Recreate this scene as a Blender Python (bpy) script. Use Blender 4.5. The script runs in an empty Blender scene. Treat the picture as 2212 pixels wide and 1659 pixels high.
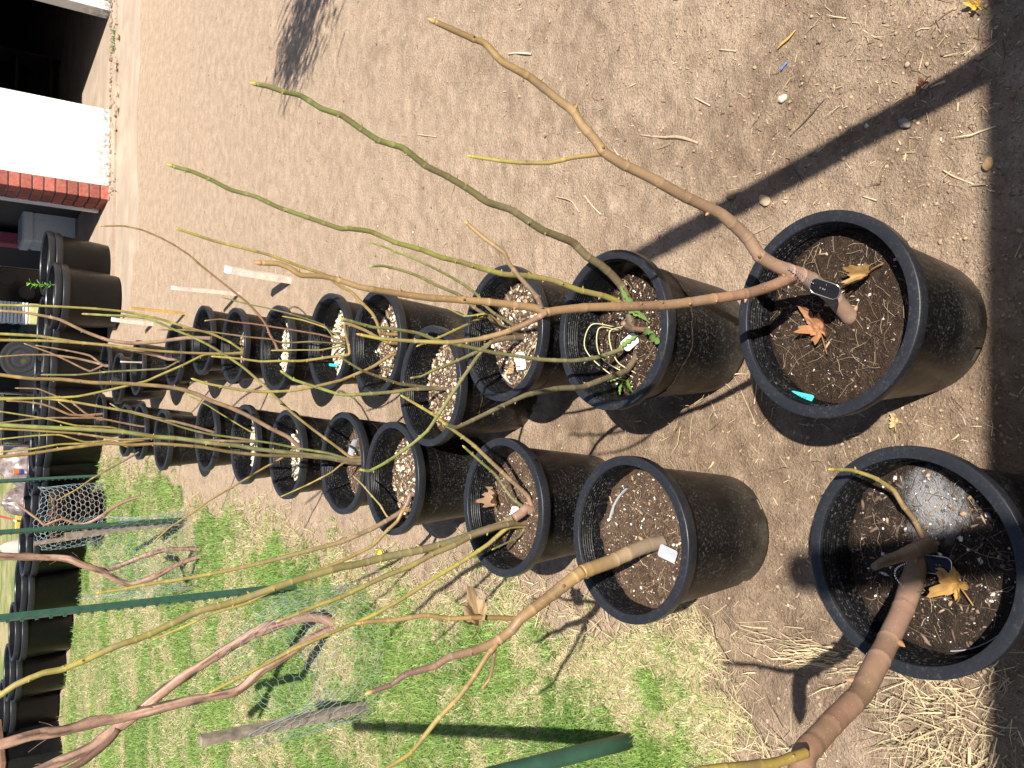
import bpy, bmesh, math, random
import numpy as np
from mathutils import Vector, Matrix
random.seed(7)
RNG = np.random.default_rng(11)
scene = bpy.context.scene
COL = scene.collection
R = math.radians

# ------------------------------------------------------------------ camera (phone held sideways: the picture's left is up)
CAM_H, PITCH, ROLL = 1.759, R(35.613), R(-2.5)
cam_d = bpy.data.cameras.new('camera')
cam = bpy.data.objects.new('camera', cam_d); COL.objects.link(cam)
cam_d.sensor_fit = 'HORIZONTAL'; cam_d.sensor_width = 36.0
cam_d.lens = 36.0 * 1880.49 / 2212.0
cam_d.clip_start = 0.02; cam_d.clip_end = 500
_X = Vector((1, 0, 0)); _V = Vector((0, math.sin(PITCH), math.cos(PITCH))); _F = Vector((0, math.cos(PITCH), -math.sin(PITCH)))
_U2 = math.cos(ROLL) * _X - math.sin(ROLL) * _V
_V2 = math.sin(ROLL) * _X + math.cos(ROLL) * _V
m = Matrix.Identity(4)
for i, ax in enumerate((-_V2, _U2, -_F)):
    for k in range(3): m[k][i] = ax[k]
m[2][3] = CAM_H
cam.matrix_world = m
scene.camera = cam

# ------------------------------------------------------------------ sky and sun
SUN_EL = R(53.0); SUN_DIR = Vector((0.296 * math.cos(SUN_EL), -0.955 * math.cos(SUN_EL), math.sin(SUN_EL))).normalized()
world = bpy.data.worlds.new('World'); scene.world = world; world.use_nodes = True
nt = world.node_tree; nt.nodes.clear()
sky = nt.nodes.new('ShaderNodeTexSky'); sky.sky_type = 'NISHITA'; sky.sun_disc = False
sky.sun_elevation = SUN_EL; sky.sun_rotation = math.atan2(SUN_DIR.x, SUN_DIR.y)
bg = nt.nodes.new('ShaderNodeBackground'); bg.inputs[1].default_value = 0.066
wo = nt.nodes.new('ShaderNodeOutputWorld')
nt.links.new(sky.outputs[0], bg.inputs[0]); nt.links.new(bg.outputs[0], wo.inputs[0])
sl = bpy.data.lights.new('sun', 'SUN'); sl.energy = 5.0; sl.angle = R(0.55); sl.color = (1.0, 0.945, 0.85)
sun = bpy.data.objects.new('sun', sl); COL.objects.link(sun)
sun.rotation_euler = (-SUN_DIR).to_track_quat('-Z', 'Y').to_euler(); sun.location = (3, -6, 9)
vs = scene.view_settings
vs.view_transform = 'Standard'; vs.look = 'None'; vs.gamma = 1.0; vs.use_curve_mapping = False; vs.exposure = 0.88

# ------------------------------------------------------------------ helpers
def nrm(a): return a / (np.linalg.norm(a) + 1e-12)
def vnoise(x, y, seed=0):
    """smooth value noise in -1..1"""
    x = np.asarray(x, float); y = np.asarray(y, float)
    xi = np.floor(x).astype(np.int64); yi = np.floor(y).astype(np.int64); fx = x - xi; fy = y - yi
    fx = fx * fx * (3 - 2 * fx); fy = fy * fy * (3 - 2 * fy)
    def h(a, b):
        n = (a * 374761393 + b * 668265263 + seed * 144665) & 0x7fffffff
        n = ((n ^ (n >> 13)) * 1274126177) & 0x7fffffff
        return ((n ^ (n >> 16)) & 0xffff) / 32767.5 - 1
    return (h(xi, yi) * (1 - fx) + h(xi + 1, yi) * fx) * (1 - fy) + (h(xi, yi + 1) * (1 - fx) + h(xi + 1, yi + 1) * fx) * fy

def mesh_np(name, V, F, mat, parent=None, smooth=True, col=None, kind=None):
    """V (n,3), F (m,3|4) arrays or list of faces; one mesh object"""
    me = bpy.data.meshes.new(name)
    V = np.asarray(V, np.float32)
    if isinstance(F, np.ndarray):
        k = F.shape[1]; nf = len(F)
        me.vertices.add(len(V)); me.vertices.foreach_set('co', V.ravel())
        me.loops.add(nf * k); me.loops.foreach_set('vertex_index', F.astype(np.int32).ravel())
        me.polygons.add(nf); me.polygons.foreach_set('loop_start', np.arange(0, nf * k, k, dtype=np.int32))
        me.polygons.foreach_set('loop_total', np.full(nf, k, np.int32)); me.update(calc_edges=True)
    else:
        me.from_pydata([tuple(map(float, v)) for v in V], [], F); me.update()
    if smooth: me.polygons.foreach_set('use_smooth', np.ones(len(me.polygons), bool))
    if col is not None:
        at = me.color_attributes.new('Col', 'FLOAT_COLOR', 'POINT')
        c = np.ones((len(V), 4), np.float32); c[:, :3] = col; at.data.foreach_set('color', c.ravel())
    if mat: me.materials.append(mat)
    o = bpy.data.objects.new(name, me); COL.objects.link(o)
    if parent: o.parent = parent
    if kind: o['kind'] = kind
    return o
def data_obj(name, me, parent=None, loc=(0, 0, 0)):
    o = bpy.data.objects.new(name, me); COL.objects.link(o); o.location = loc
    if parent: o.parent = parent
    return o
def tag(o, label, cat, group=None):
    o['label'] = label; o['category'] = cat
    if group: o['group'] = group
    return o
def thing(name, label, cat, loc=(0, 0, 0), rz=0, group=None):
    o = bpy.data.objects.new(name, None); COL.objects.link(o); o.empty_display_size = 0.05
    o.location = loc; o.rotation_euler = (0, 0, rz)
    return tag(o, label, cat, group)
def struct(o): o['kind'] = 'structure'; return o

def lathe(profile, seg=48):
    P = np.array(profile, float); n = len(P)
    t = np.linspace(0, 2 * np.pi, seg, endpoint=False)
    V = np.stack([P[:, None, 0] * np.cos(t), P[:, None, 0] * np.sin(t), np.repeat(P[:, 1:2], seg, 1)], -1).reshape(-1, 3)
    i, j = np.meshgrid(np.arange(n - 1), np.arange(seg), indexing='ij'); j2 = (j + 1) % seg
    F = np.stack([i * seg + j, i * seg + j2, (i + 1) * seg + j2, (i + 1) * seg + j], -1).reshape(-1, 4)
    return V, F
def boxV(x0, x1, y0, y1, z0, z1, bev=0.0):
    bm = bmesh.new(); bmesh.ops.create_cube(bm, size=1)
    for v in bm.verts:
        v.co = ((x0 + x1) / 2 + v.co.x * (x1 - x0), (y0 + y1) / 2 + v.co.y * (y1 - y0), (z0 + z1) / 2 + v.co.z * (z1 - z0))
    if bev: bmesh.ops.bevel(bm, geom=list(bm.edges), offset=bev, segments=1, affect='EDGES')
    return bm
def bm_obj(name, bm, mat, parent=None, smooth=False):
    me = bpy.data.meshes.new(name); bm.to_mesh(me); bm.free()
    me.materials.append(mat)
    if smooth: me.polygons.foreach_set('use_smooth', np.ones(len(me.polygons), bool))
    o = bpy.data.objects.new(name, me); COL.objects.link(o)
    if parent: o.parent = parent
    return o
def box(name, x0, x1, y0, y1, z0, z1, mat, parent=None, bev=0.0): return bm_obj(name, boxV(x0, x1, y0, y1, z0, z1, bev), mat, parent)
_PHI = (1 + 5 ** .5) / 2
ICO_V = np.array([(-1, _PHI, 0), (1, _PHI, 0), (-1, -_PHI, 0), (1, -_PHI, 0), (0, -1, _PHI), (0, 1, _PHI), (0, -1, -_PHI), (0, 1, -_PHI), (_PHI, 0, -1), (_PHI, 0, 1), (-_PHI, 0, -1), (-_PHI, 0, 1)], float); ICO_V /= np.linalg.norm(ICO_V[0])
ICO_F = np.array([(0, 11, 5), (0, 5, 1), (0, 1, 7), (0, 7, 10), (0, 10, 11), (1, 5, 9), (5, 11, 4), (11, 10, 2), (10, 7, 6), (7, 1, 8), (3, 9, 4), (3, 4, 2), (3, 2, 6), (3, 6, 8), (3, 8, 9), (4, 9, 5), (2, 4, 11), (6, 2, 10), (8, 6, 7), (9, 8, 1)])
def blobs(P, S, rng, flat=0.7, rough=0.25):
    """many small lumps: P (n,3) centres, S (n,) sizes"""
    n = len(P)
    V = ICO_V[None] * (1 + rng.uniform(-rough, rough, (n, 12, 1)))
    sc = rng.uniform(.7, 1.3, (n, 1, 3)); sc[:, :, 2] *= flat
    V = V * sc * np.asarray(S)[:, None, None]
    a = rng.uniform(0, 6.28, n); c, s = np.cos(a)[:, None], np.sin(a)[:, None]
    V = np.stack([V[..., 0] * c - V[..., 1] * s, V[..., 0] * s + V[..., 1] * c, V[..., 2]], -1) + P[:, None, :]
    F = ICO_F[None] + (np.arange(n) * 12)[:, None, None]
    return V.reshape(-1, 3), F.reshape(-1, 3)
def catmull(P, step, ten=.5):
    P = np.asarray(P, float)
    if len(P) == 2: P = np.stack([P[0], (P[0] + P[1]) / 2, P[1]])
    Q = np.vstack([2 * P[0] - P[1], P, 2 * P[-1] - P[-2]]); out = []
    for i in range(1, len(Q) - 2):
        n = max(2, int(np.linalg.norm(Q[i + 1, :3] - Q[i, :3]) / step)); t = np.linspace(0, 1, n, endpoint=False)[:, None]
        a, b, c, d = Q[i - 1], Q[i], Q[i + 1], Q[i + 2]
        la, lb, lc = (np.linalg.norm((q1 - q0)[:3]) + 1e-9 for q0, q1 in ((a, b), (b, c), (c, d))); m0 = ten * (c - a) * (2 * lb / (la + lb)); m1 = ten * (d - b) * (2 * lb / (lb + lc))
        out.append((2 * t ** 3 - 3 * t ** 2 + 1) * b + (t ** 3 - 2 * t ** 2 + t) * m0 + (-2 * t ** 3 + 3 * t ** 2) * c + (t ** 3 - t ** 2) * m1)
    out.append(P[-1:]); return np.vstack(out)
def frames(C):
    T = np.gradient(C, axis=0); T /= np.linalg.norm(T, axis=1, keepdims=True) + 1e-12
    N = np.zeros_like(T); a = np.array([0, 0, 1.]) if abs(T[0, 2]) < .9 else np.array([1., 0, 0])
    n = nrm(np.cross(T[0], a))
    for i in range(len(T)):
        n = nrm(n - T[i] * np.dot(n, T[i])); N[i] = n
    return T, N, np.cross(T, N)
def sweep(C, rad, sides=8, cap=True, wob=None):
    """tube along C with radii; returns V,F"""
    T, N, Bn = frames(C); n = len(C)
    t = np.linspace(0, 2 * np.pi, sides, endpoint=False)
    rr = rad[:, None] * (1 if wob is None else wob)
    V = C[:, None] + rr[..., None] * (np.cos(t)[None, :, None] * N[:, None] + np.sin(t)[None, :, None] * Bn[:, None])
    V = V.reshape(-1, 3)
    i, j = np.meshgrid(np.arange(n - 1), np.arange(sides), indexing='ij'); j2 = (j + 1) % sides
    F = np.stack([i * sides + j, i * sides + j2, (i + 1) * sides + j2, (i + 1) * sides + j], -1).reshape(-1, 4)
    if cap:
        V = np.vstack([V, C[0], C[-1]]); a, b = len(V) - 2, len(V) - 1; e = (n - 1) * sides
        k = np.arange(sides); k2 = (k + 1) % sides
        F = np.vstack([F, np.stack([k2, k, np.full(sides, a), np.full(sides, a)], -1), np.stack([e + k, e + k2, np.full(sides, b), np.full(sides, b)], -1)])
    return V, F
def clean_tris(F):
    return [tuple(f[:3]) if f[2] == f[3] else tuple(f) for f in F.tolist()]

def tube_child(name, P, mt, parent, sides=8, step=.02, col=None):
    C = catmull(np.array(P, float), step); v, f_ = sweep(C[:, :3], C[:, 3], sides)
    return mesh_np(name, v, clean_tris(f_), mt, parent, True, None if col is None else np.tile(np.array(col), (len(v), 1)))

# ------------------------------------------------------------------ materials
def mat(name):
    mt = bpy.data.materials.new(name); mt.use_nodes = True
    n = mt.node_tree.nodes; b = n['Principled BSDF']
    return mt, n, mt.node_tree.links, b
def ramp(n, l, src, stops):
    r = n.new('ShaderNodeValToRGB'); e = r.color_ramp.elements
    e[0].position, e[0].color = stops[0][0], (*stops[0][1], 1)
    e[1].position, e[1].color = stops[-1][0], (*stops[-1][1], 1)
    for p, c in stops[1:-1]:
        x = e.new(p); x.color = (*c, 1)
    l.new(src, r.inputs[0]); return r.outputs[0]
def noise(n, l, scale, detail=4, rough=.55, coord=None, dist=0):
    t = n.new('ShaderNodeTexNoise'); t.inputs['Scale'].default_value = scale; t.inputs['Detail'].default_value = detail
    t.inputs['Roughness'].default_value = rough; t.inputs['Distortion'].default_value = dist
    if coord is not None: l.new(coord, t.inputs['Vector'])
    return t.outputs['Fac']
def mix(n, l, fac, a, b, mode='MIX'):
    x = n.new('ShaderNodeMix'); x.data_type = 'RGBA'; x.blend_type = mode
    for s, v in ((0, fac), (6, a), (7, b)):
        if hasattr(v, 'is_linked'): l.new(v, x.inputs[s])
        elif s == 0: x.inputs[0].default_value = v
        else: x.inputs[s].default_value = (*v, 1)
    return x.outputs[2]
def math_(n, l, op, a, b=None, clamp=False):
    x = n.new('ShaderNodeMath'); x.operation = op; x.use_clamp = clamp
    for i, v in enumerate((a, b)):
        if v is None: continue
        if hasattr(v, 'is_linked'): l.new(v, x.inputs[i])
        else: x.inputs[i].default_value = v
    return x.outputs[0]
def bump(n, l, h, b, strength=.4, dist=.005):
    x = n.new('ShaderNodeBump'); x.inputs['Strength'].default_value = strength; x.inputs['Distance'].default_value = dist
    l.new(h, x.inputs['Height']); l.new(x.outputs[0], b.inputs['Normal'])
def objc(n): return n.new('ShaderNodeTexCoord').outputs['Object']
def geoc(n): return n.new('ShaderNodeNewGeometry').outputs['Position']
def plain(name, c, rough=.6, metal=0, vary=.12, sc=30, spec=.5, bmp=0):
    mt, n, l, b = mat(name); co = objc(n)
    f = noise(n, l, sc, 5, .6, co)
    l.new(ramp(n, l, f, [(.25, tuple(v * (1 - vary * 2) for v in c)), (.75, tuple(min(1, v * (1 + vary * 1.4)) for v in c))]), b.inputs['Base Color'])
    b.inputs['Roughness'].default_value = rough; b.inputs['Metallic'].default_value = metal; b.inputs['Specular IOR Level'].default_value = spec
    if bmp: bump(n, l, f, b, bmp, .004)
    return mt
def attr_mat(name, rough=.6, vary=.3, sc=60, transl=0.0, bmp=0.0, dots=False, spec=.4):
    mt, n, l, b = mat(name)
    a = n.new('ShaderNodeAttribute'); a.attribute_name = 'Col'; co = geoc(n)
    f = noise(n, l, sc, 4, .6, co)
    k = math_(n, l, 'MULTIPLY_ADD', f, 2 * vary); n_ = k.node; n_.inputs[2].default_value = 1 - vary
    vm = n.new('ShaderNodeVectorMath'); vm.operation = 'SCALE'; l.new(a.outputs['Color'], vm.inputs[0]); l.new(k, vm.inputs['Scale'])
    c = vm.outputs[0]
    if dots:
        vo = n.new('ShaderNodeTexVoronoi'); vo.inputs['Scale'].default_value = 170; l.new(co, vo.inputs['Vector'])
        lt = math_(n, l, 'LESS_THAN', vo.outputs['Distance'], .16)
        gate = math_(n, l, 'GREATER_THAN', noise(n, l, 230, 0, .5, co), .5)
        c = mix(n, l, math_(n, l, 'MULTIPLY', math_(n, l, 'MULTIPLY', lt, gate), .55), c, (.5, .36, .25))
        gr = noise(n, l, 14, 6, .7, co)
        c = mix(n, l, ramp(n, l, gr, [(.55, (0, 0, 0)), (.75, (.4, .4, .4))]), c, (.25, .22, .18))
    l.new(c, b.inputs['Base Color']); b.inputs['Roughness'].default_value = rough; b.inputs['Specular IOR Level'].default_value = spec
    if bmp: bump(n, l, f, b, bmp, .002)
    if transl:
        tr = n.new('ShaderNodeBsdfTranslucent'); l.new(c, tr.inputs[0]); mx = n.new('ShaderNodeMixShader'); mx.inputs[0].default_value = transl
        l.new(b.outputs[0], mx.inputs[1]); l.new(tr.outputs[0], mx.inputs[2]); l.new(mx.outputs[0], n['Material Output'].inputs[0])
    return mt
M = {}
def m_dirt():
    mt, n, l, b = mat('dirt'); co = geoc(n)
    big = noise(n, l, 2.2, 6, .6, co, .4); mid = noise(n, l, 14, 6, .65, co); fine = noise(n, l, 140, 5, .7, co); grit = noise(n, l, 420, 2, .6, co)
    dry = ramp(n, l, mid, [(.3, (.36, .262, .182)), (.5, (.44, .327, .234)), (.72, (.52, .396, .292))])
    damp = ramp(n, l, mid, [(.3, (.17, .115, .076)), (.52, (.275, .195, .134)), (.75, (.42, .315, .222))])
    sx = n.new('ShaderNodeSeparateXYZ'); l.new(co, sx.inputs[0])
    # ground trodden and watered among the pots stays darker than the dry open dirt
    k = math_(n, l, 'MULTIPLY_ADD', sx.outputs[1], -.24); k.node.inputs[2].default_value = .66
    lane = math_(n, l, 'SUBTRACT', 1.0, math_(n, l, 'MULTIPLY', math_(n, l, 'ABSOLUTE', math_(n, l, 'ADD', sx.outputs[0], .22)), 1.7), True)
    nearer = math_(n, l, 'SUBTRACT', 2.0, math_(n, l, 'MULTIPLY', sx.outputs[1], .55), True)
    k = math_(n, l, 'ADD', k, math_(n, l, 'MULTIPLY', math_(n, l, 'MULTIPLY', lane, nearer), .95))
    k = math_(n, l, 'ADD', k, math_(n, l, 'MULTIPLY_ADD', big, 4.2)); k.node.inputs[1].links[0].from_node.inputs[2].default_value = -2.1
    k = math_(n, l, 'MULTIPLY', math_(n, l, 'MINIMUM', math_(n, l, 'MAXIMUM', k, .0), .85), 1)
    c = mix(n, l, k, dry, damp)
    c = mix(n, l, .85, c, ramp(n, l, fine, [(.28, (.30, .28, .26)), (.5, (.5, .5, .5)), (.74, (.68, .67, .66))]), 'OVERLAY')
    spots = noise(n, l, 34, 4, .75, co, .8)
    c = mix(n, l, ramp(n, l, spots, [(.62, (0, 0, 0)), (.72, (.42, .42, .42))]), c, (.15, .10, .067))
    c = mix(n, l, ramp(n, l, grit, [(.68, (0, 0, 0)), (.76, (.6, .6, .6))]), c, (.46, .36, .26))
    l.new(c, b.inputs['Base Color']); b.inputs['Roughness'].default_value = .95; b.inputs['Specular IOR Level'].default_value = .15
    h = math_(n, l, 'ADD', math_(n, l, 'MULTIPLY', fine, .6), math_(n, l, 'MULTIPLY', mid, .8)); bump(n, l, h, b, 1.0, .022)
    return mt
M['dirt'] = m_dirt()
def m_plastic(name, dust=(.17, .14, .105), amt=.62, base=.0042, hgt=.345, spec=.12, speck=1.0):
    mt, n, l, b = mat(name); co = objc(n); g = geoc(n)
    f = noise(n, l, 9, 6, .65, g); fl = noise(n, l, 160, 3, .7, g)
    sx = n.new('ShaderNodeSeparateXYZ'); l.new(co, sx.inputs[0])
    low = n.new('ShaderNodeMapRange'); l.new(sx.outputs[2], low.inputs[0]); low.inputs[1].default_value = 0; low.inputs[2].default_value = hgt * .42; low.inputs[3].default_value = .85; low.inputs[4].default_value = .012
    d = math_(n, l, 'MULTIPLY', math_(n, l, 'MULTIPLY', low.outputs[0], ramp(n, l, f, [(.32, (.1, .1, .1)), (.7, (1, 1, 1))])), amt)
    sp = ramp(n, l, fl, [(.62, (0, 0, 0)), (.68, (.8, .8, .8))])
    d = math_(n, l, 'MAXIMUM', d, math_(n, l, 'MULTIPLY', sp, math_(n, l, 'MULTIPLY', f, .25)))
    mp = n.new('ShaderNodeMapping'); mp.inputs['Scale'].default_value = (14, 14, 60); mp.inputs['Rotation'].default_value = (.3, .2, 0); l.new(g, mp.inputs[0])
    scr = noise(n, l, 2.5, 5, .8, mp.outputs[0], 1.5); d = math_(n, l, 'MAXIMUM', d, ramp(n, l, scr, [(.66, (0, 0, 0)), (.74, (.14, .14, .14))]))
    c = mix(n, l, d, (base, base * 1.08, base * 1.35), dust)
    fl2 = noise(n, l, 150, 6, .85, g); spk = math_(n, l, 'MULTIPLY', ramp(n, l, fl2, [(.545, (0, 0, 0)), (.61, (1, 1, 1))]), math_(n, l, 'MULTIPLY', ramp(n, l, f, [(.36, (.04, .04, .04)), (.62, (.5, .5, .5))]), speck))
    l.new(mix(n, l, spk, c, (.26, .25, .23)), b.inputs['Base Color'])
    b.inputs['Specular IOR Level'].default_value = spec
    l.new(ramp(n, l, f, [(.3, (.27, .27, .27)), (.7, (.48, .48, .48))]), b.inputs['Roughness'])
    bump(n, l, noise(n, l, 420, 2, .5, g), b, .12, .001)
    return mt
M['plastic'] = m_plastic('black_plastic'); M['rim'] = m_plastic('sky_tint_rim', (.13, .135, .15), .15, .017, .345, .32, .35)  # rim's lighter, bluer base colour stands in for reflected sky
M['bigplastic'] = m_plastic('black_tub_plastic', (.06, .055, .05), .10, .005, .5, .2, .25)
def m_soil(name, dark, light, frost=0.0):
    mt, n, l, b = mat(name); co = geoc(n)
    a = noise(n, l, 60, 6, .75, co); s = noise(n, l, 340, 2, .6, co)
    c = ramp(n, l, a, [(.28, dark), (.55, tuple((x + y) / 2 for x, y in zip(dark, light))), (.78, light)])
    c = mix(n, l, ramp(n, l, s, [(.66, (0, 0, 0)), (.74, (.7, .7, .7))]), c, (.30, .24, .18))
    if frost:
        vd = n.new('ShaderNodeVectorMath'); vd.operation = 'DISTANCE'; l.new(co, vd.inputs[0]); vd.inputs[1].default_value = (-.175, .80, .262)
        fr = math_(n, l, 'ADD', math_(n, l, 'MULTIPLY', vd.outputs['Value'], 9.0), math_(n, l, 'MULTIPLY', noise(n, l, 28, 5, .7, co), 1.1))
        c = mix(n, l, ramp(n, l, math_(n, l, 'MULTIPLY', fr, .5), [(.42, (frost, frost, frost)), (.60, (0, 0, 0))]), c, (.40, .40, .41))
    l.new(c, b.inputs['Base Color']); b.inputs['Roughness'].default_value = .95; b.inputs['Specular IOR Level'].default_value = .1
    bump(n, l, math_(n, l, 'ADD', a, math_(n, l, 'MULTIPLY', s, .6)), b, 1, .012)
    return mt
M['soil'] = m_soil('potting_soil', (.018, .012, .009), (.10, .065, .045))
M['soil_frost'] = m_soil('salt_crusted_soil', (.016, .012, .010), (.085, .06, .045), .75)
M['soil_brown'] = m_soil('brown_potting_soil', (.05, .032, .022), (.22, .145, .10))
M['perlite'] = attr_mat('perlite', .9, .12, 90)
M['bark'] = attr_mat('fig_bark', .52, .22, 55, 0, .25, True, .45)
M['vine'] = attr_mat('grape_bark', .8, .45, 45, 0, .7)
M['bud'] = attr_mat('bud', .5, .1, 40)
M['grass'] = attr_mat('grass_blades', .5, .12, 25, .35)
M['straw'] = attr_mat('straw', .65, .2, 60, .15)
M['pebble'] = attr_mat('pebble', .9, .25, 90)
M['leaf'] = attr_mat('dry_leaf', .6, .3, 45, .25, .4)
M['weed'] = attr_mat('weed_leaf', .45, .15, 40, .35)
M['green_paint'] = plain('green_painted_steel', (.028, .078, .055), .38, 0, .15, 25)
M['grey_wood'] = plain('weathered_wood', (.25, .205, .165), .85, 0, .3, 22, .2, .5)
M['pale_wood'] = plain('pale_stake_wood', (.66, .55, .46), .8, 0, .2, 22, .2, .4)
M['yellow_wood'] = plain('yellow_stake', (.50, .32, .10), .7, 0, .2, 22, .3)
M['wire'] = plain('galvanised_wire', (.33, .40, .43), .5, .3, .15, 20)
M['rustwire'] = plain('rusty_wire', (.20, .11, .06), .7, .2, .3, 20)
M['steel'] = plain('steel', (.75, .75, .76), .22, 1, .05, 30)
M['tag_black'] = plain('black_tag_metal', (.015, .015, .018), .18, .4, .2, 60)
M['mark'] = plain('letter_glint', (.38, .38, .36), .4, .2, .1, 60)  # pale colour on the raised letters stands in for their glints
M['white_plastic'] = plain('white_plastic', (.66, .70, .74), .35, 0, .04, 30)
M['clear_plastic'] = plain('frosted_plastic', (.34, .36, .38), .3, 0, .1, 30)
M['teal'] = plain('teal_plastic', (.06, .50, .52), .35, 0, .05, 40)
M['ink'] = plain('pencil', (.03, .05, .06), .6)
M['orange'] = plain('orange_plastic', (.5, .15, .03), .5)
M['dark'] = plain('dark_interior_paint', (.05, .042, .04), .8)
M['red_board'] = plain('red_box', (.40, .05, .035), .6); M['blue_board'] = plain('blue_tote', (.03, .05, .25), .5)
M['brown'] = plain('brown_cloth', (.20, .11, .07), .85, 0, .3, 15, .2, .5)
M['pink'] = plain('pink_mat', (.45, .10, .14), .8)
M['yellow'] = plain('yellow_paint', (.55, .38, .06), .55)
M['tan_paper'] = plain('paper_sack', (.42, .39, .35), .8, 0, .12, 8)
M['pale_green'] = plain('pale_yellow_green_plastic', (.48, .48, .22), .5)
M['roof'] = plain('roof_board', (.16, .15, .14), .85, 0, .2, 8)
def m_white():
    mt, n, l, b = mat('white_wall_paint'); co = geoc(n)
    sx = n.new('ShaderNodeSeparateXYZ'); l.new(co, sx.inputs[0])
    mr = n.new('ShaderNodeMapRange'); l.new(sx.outputs[2], mr.inputs[0]); mr.inputs[1].default_value = .02; mr.inputs[2].default_value = .42; mr.inputs[3].default_value = 1.0; mr.inputs[4].default_value = 0
    f = noise(n, l, 22, 6, .75, co)
    d = math_(n, l, 'MULTIPLY', mr.outputs[0], ramp(n, l, f, [(.38, (0, 0, 0)), (.60, (1, 1, 1))]))
    l.new(mix(n, l, d, (.82, .81, .78), (.19, .17, .15)), b.inputs['Base Color']); b.inputs['Roughness'].default_value = .6
    bump(n, l, f, b, .2, .004); return mt
M['white'] = m_white()
def m_brick():
    mt, n, l, b = mat('red_brick'); co = geoc(n); oi = n.new('ShaderNodeObjectInfo')
    f = noise(n, l, 30, 6, .7, co)
    c = ramp(n, l, f, [(.3, (.20, .055, .04)), (.55, (.33, .095, .07)), (.8, (.42, .17, .12))])
    hs = n.new('ShaderNodeHueSaturation'); l.new(c, hs.inputs['Color']); v = math_(n, l, 'MULTIPLY_ADD', oi.outputs['Random'], .5); v.node.inputs[2].default_value = .75; l.new(v, hs.inputs['Value'])
    l.new(hs.outputs[0], b.inputs['Base Color']); b.inputs['Roughness'].default_value = .85; bump(n, l, f, b, .4, .004); return mt
M['brick'] = m_brick()
M['mortar'] = plain('mortar', (.42, .39, .35), .9, 0, .15, 40, .2, .4)
def m_concrete():
    mt, n, l, b = mat('worn_concrete'); co = geoc(n)
    mp = n.new('ShaderNodeMapping'); mp.inputs['Scale'].default_value = (.9, 1.5, 1); l.new(co, mp.inputs[0])
    a = noise(n, l, 2.5, 6, .65, mp.outputs[0], .6); f = noise(n, l, 60, 5, .7, co)
    c = ramp(n, l, a, [(.3, (.28, .212, .158)), (.5, (.35, .272, .205)), (.7, (.43, .342, .262))])
    c = mix(n, l, .4, c, ramp(n, l, f, [(.3, (.4, .4, .4)), (.7, (.58, .58, .58))]), 'OVERLAY')
    l.new(c, b.inputs['Base Color']); b.inputs['Roughness'].default_value = .9; bump(n, l, f, b, .3, .004); return mt
M['concrete'] = m_concrete()
def m_thatch():
    mt, n, l, b = mat('lawn_thatch'); co = geoc(n)
    a = noise(n, l, 60, 6, .7, co); k = noise(n, l, 1.6, 3, .6, co)
    c = mix(n, l, ramp(n, l, k, [(.4, (0, 0, 0)), (.6, (1, 1, 1))]), ramp(n, l, a, [(.3, (.09, .13, .035)), (.7, (.20, .25, .08))]), ramp(n, l, a, [(.3, (.22, .18, .09)), (.7, (.42, .36, .20))]))
    l.new(c, b.inputs['Base Color']); b.inputs['Roughness'].default_value = .9; b.inputs['Specular IOR Level'].default_value = .1; bump(n, l, a, b, .8, .01); return mt
M['thatch'] = m_thatch()

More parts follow.
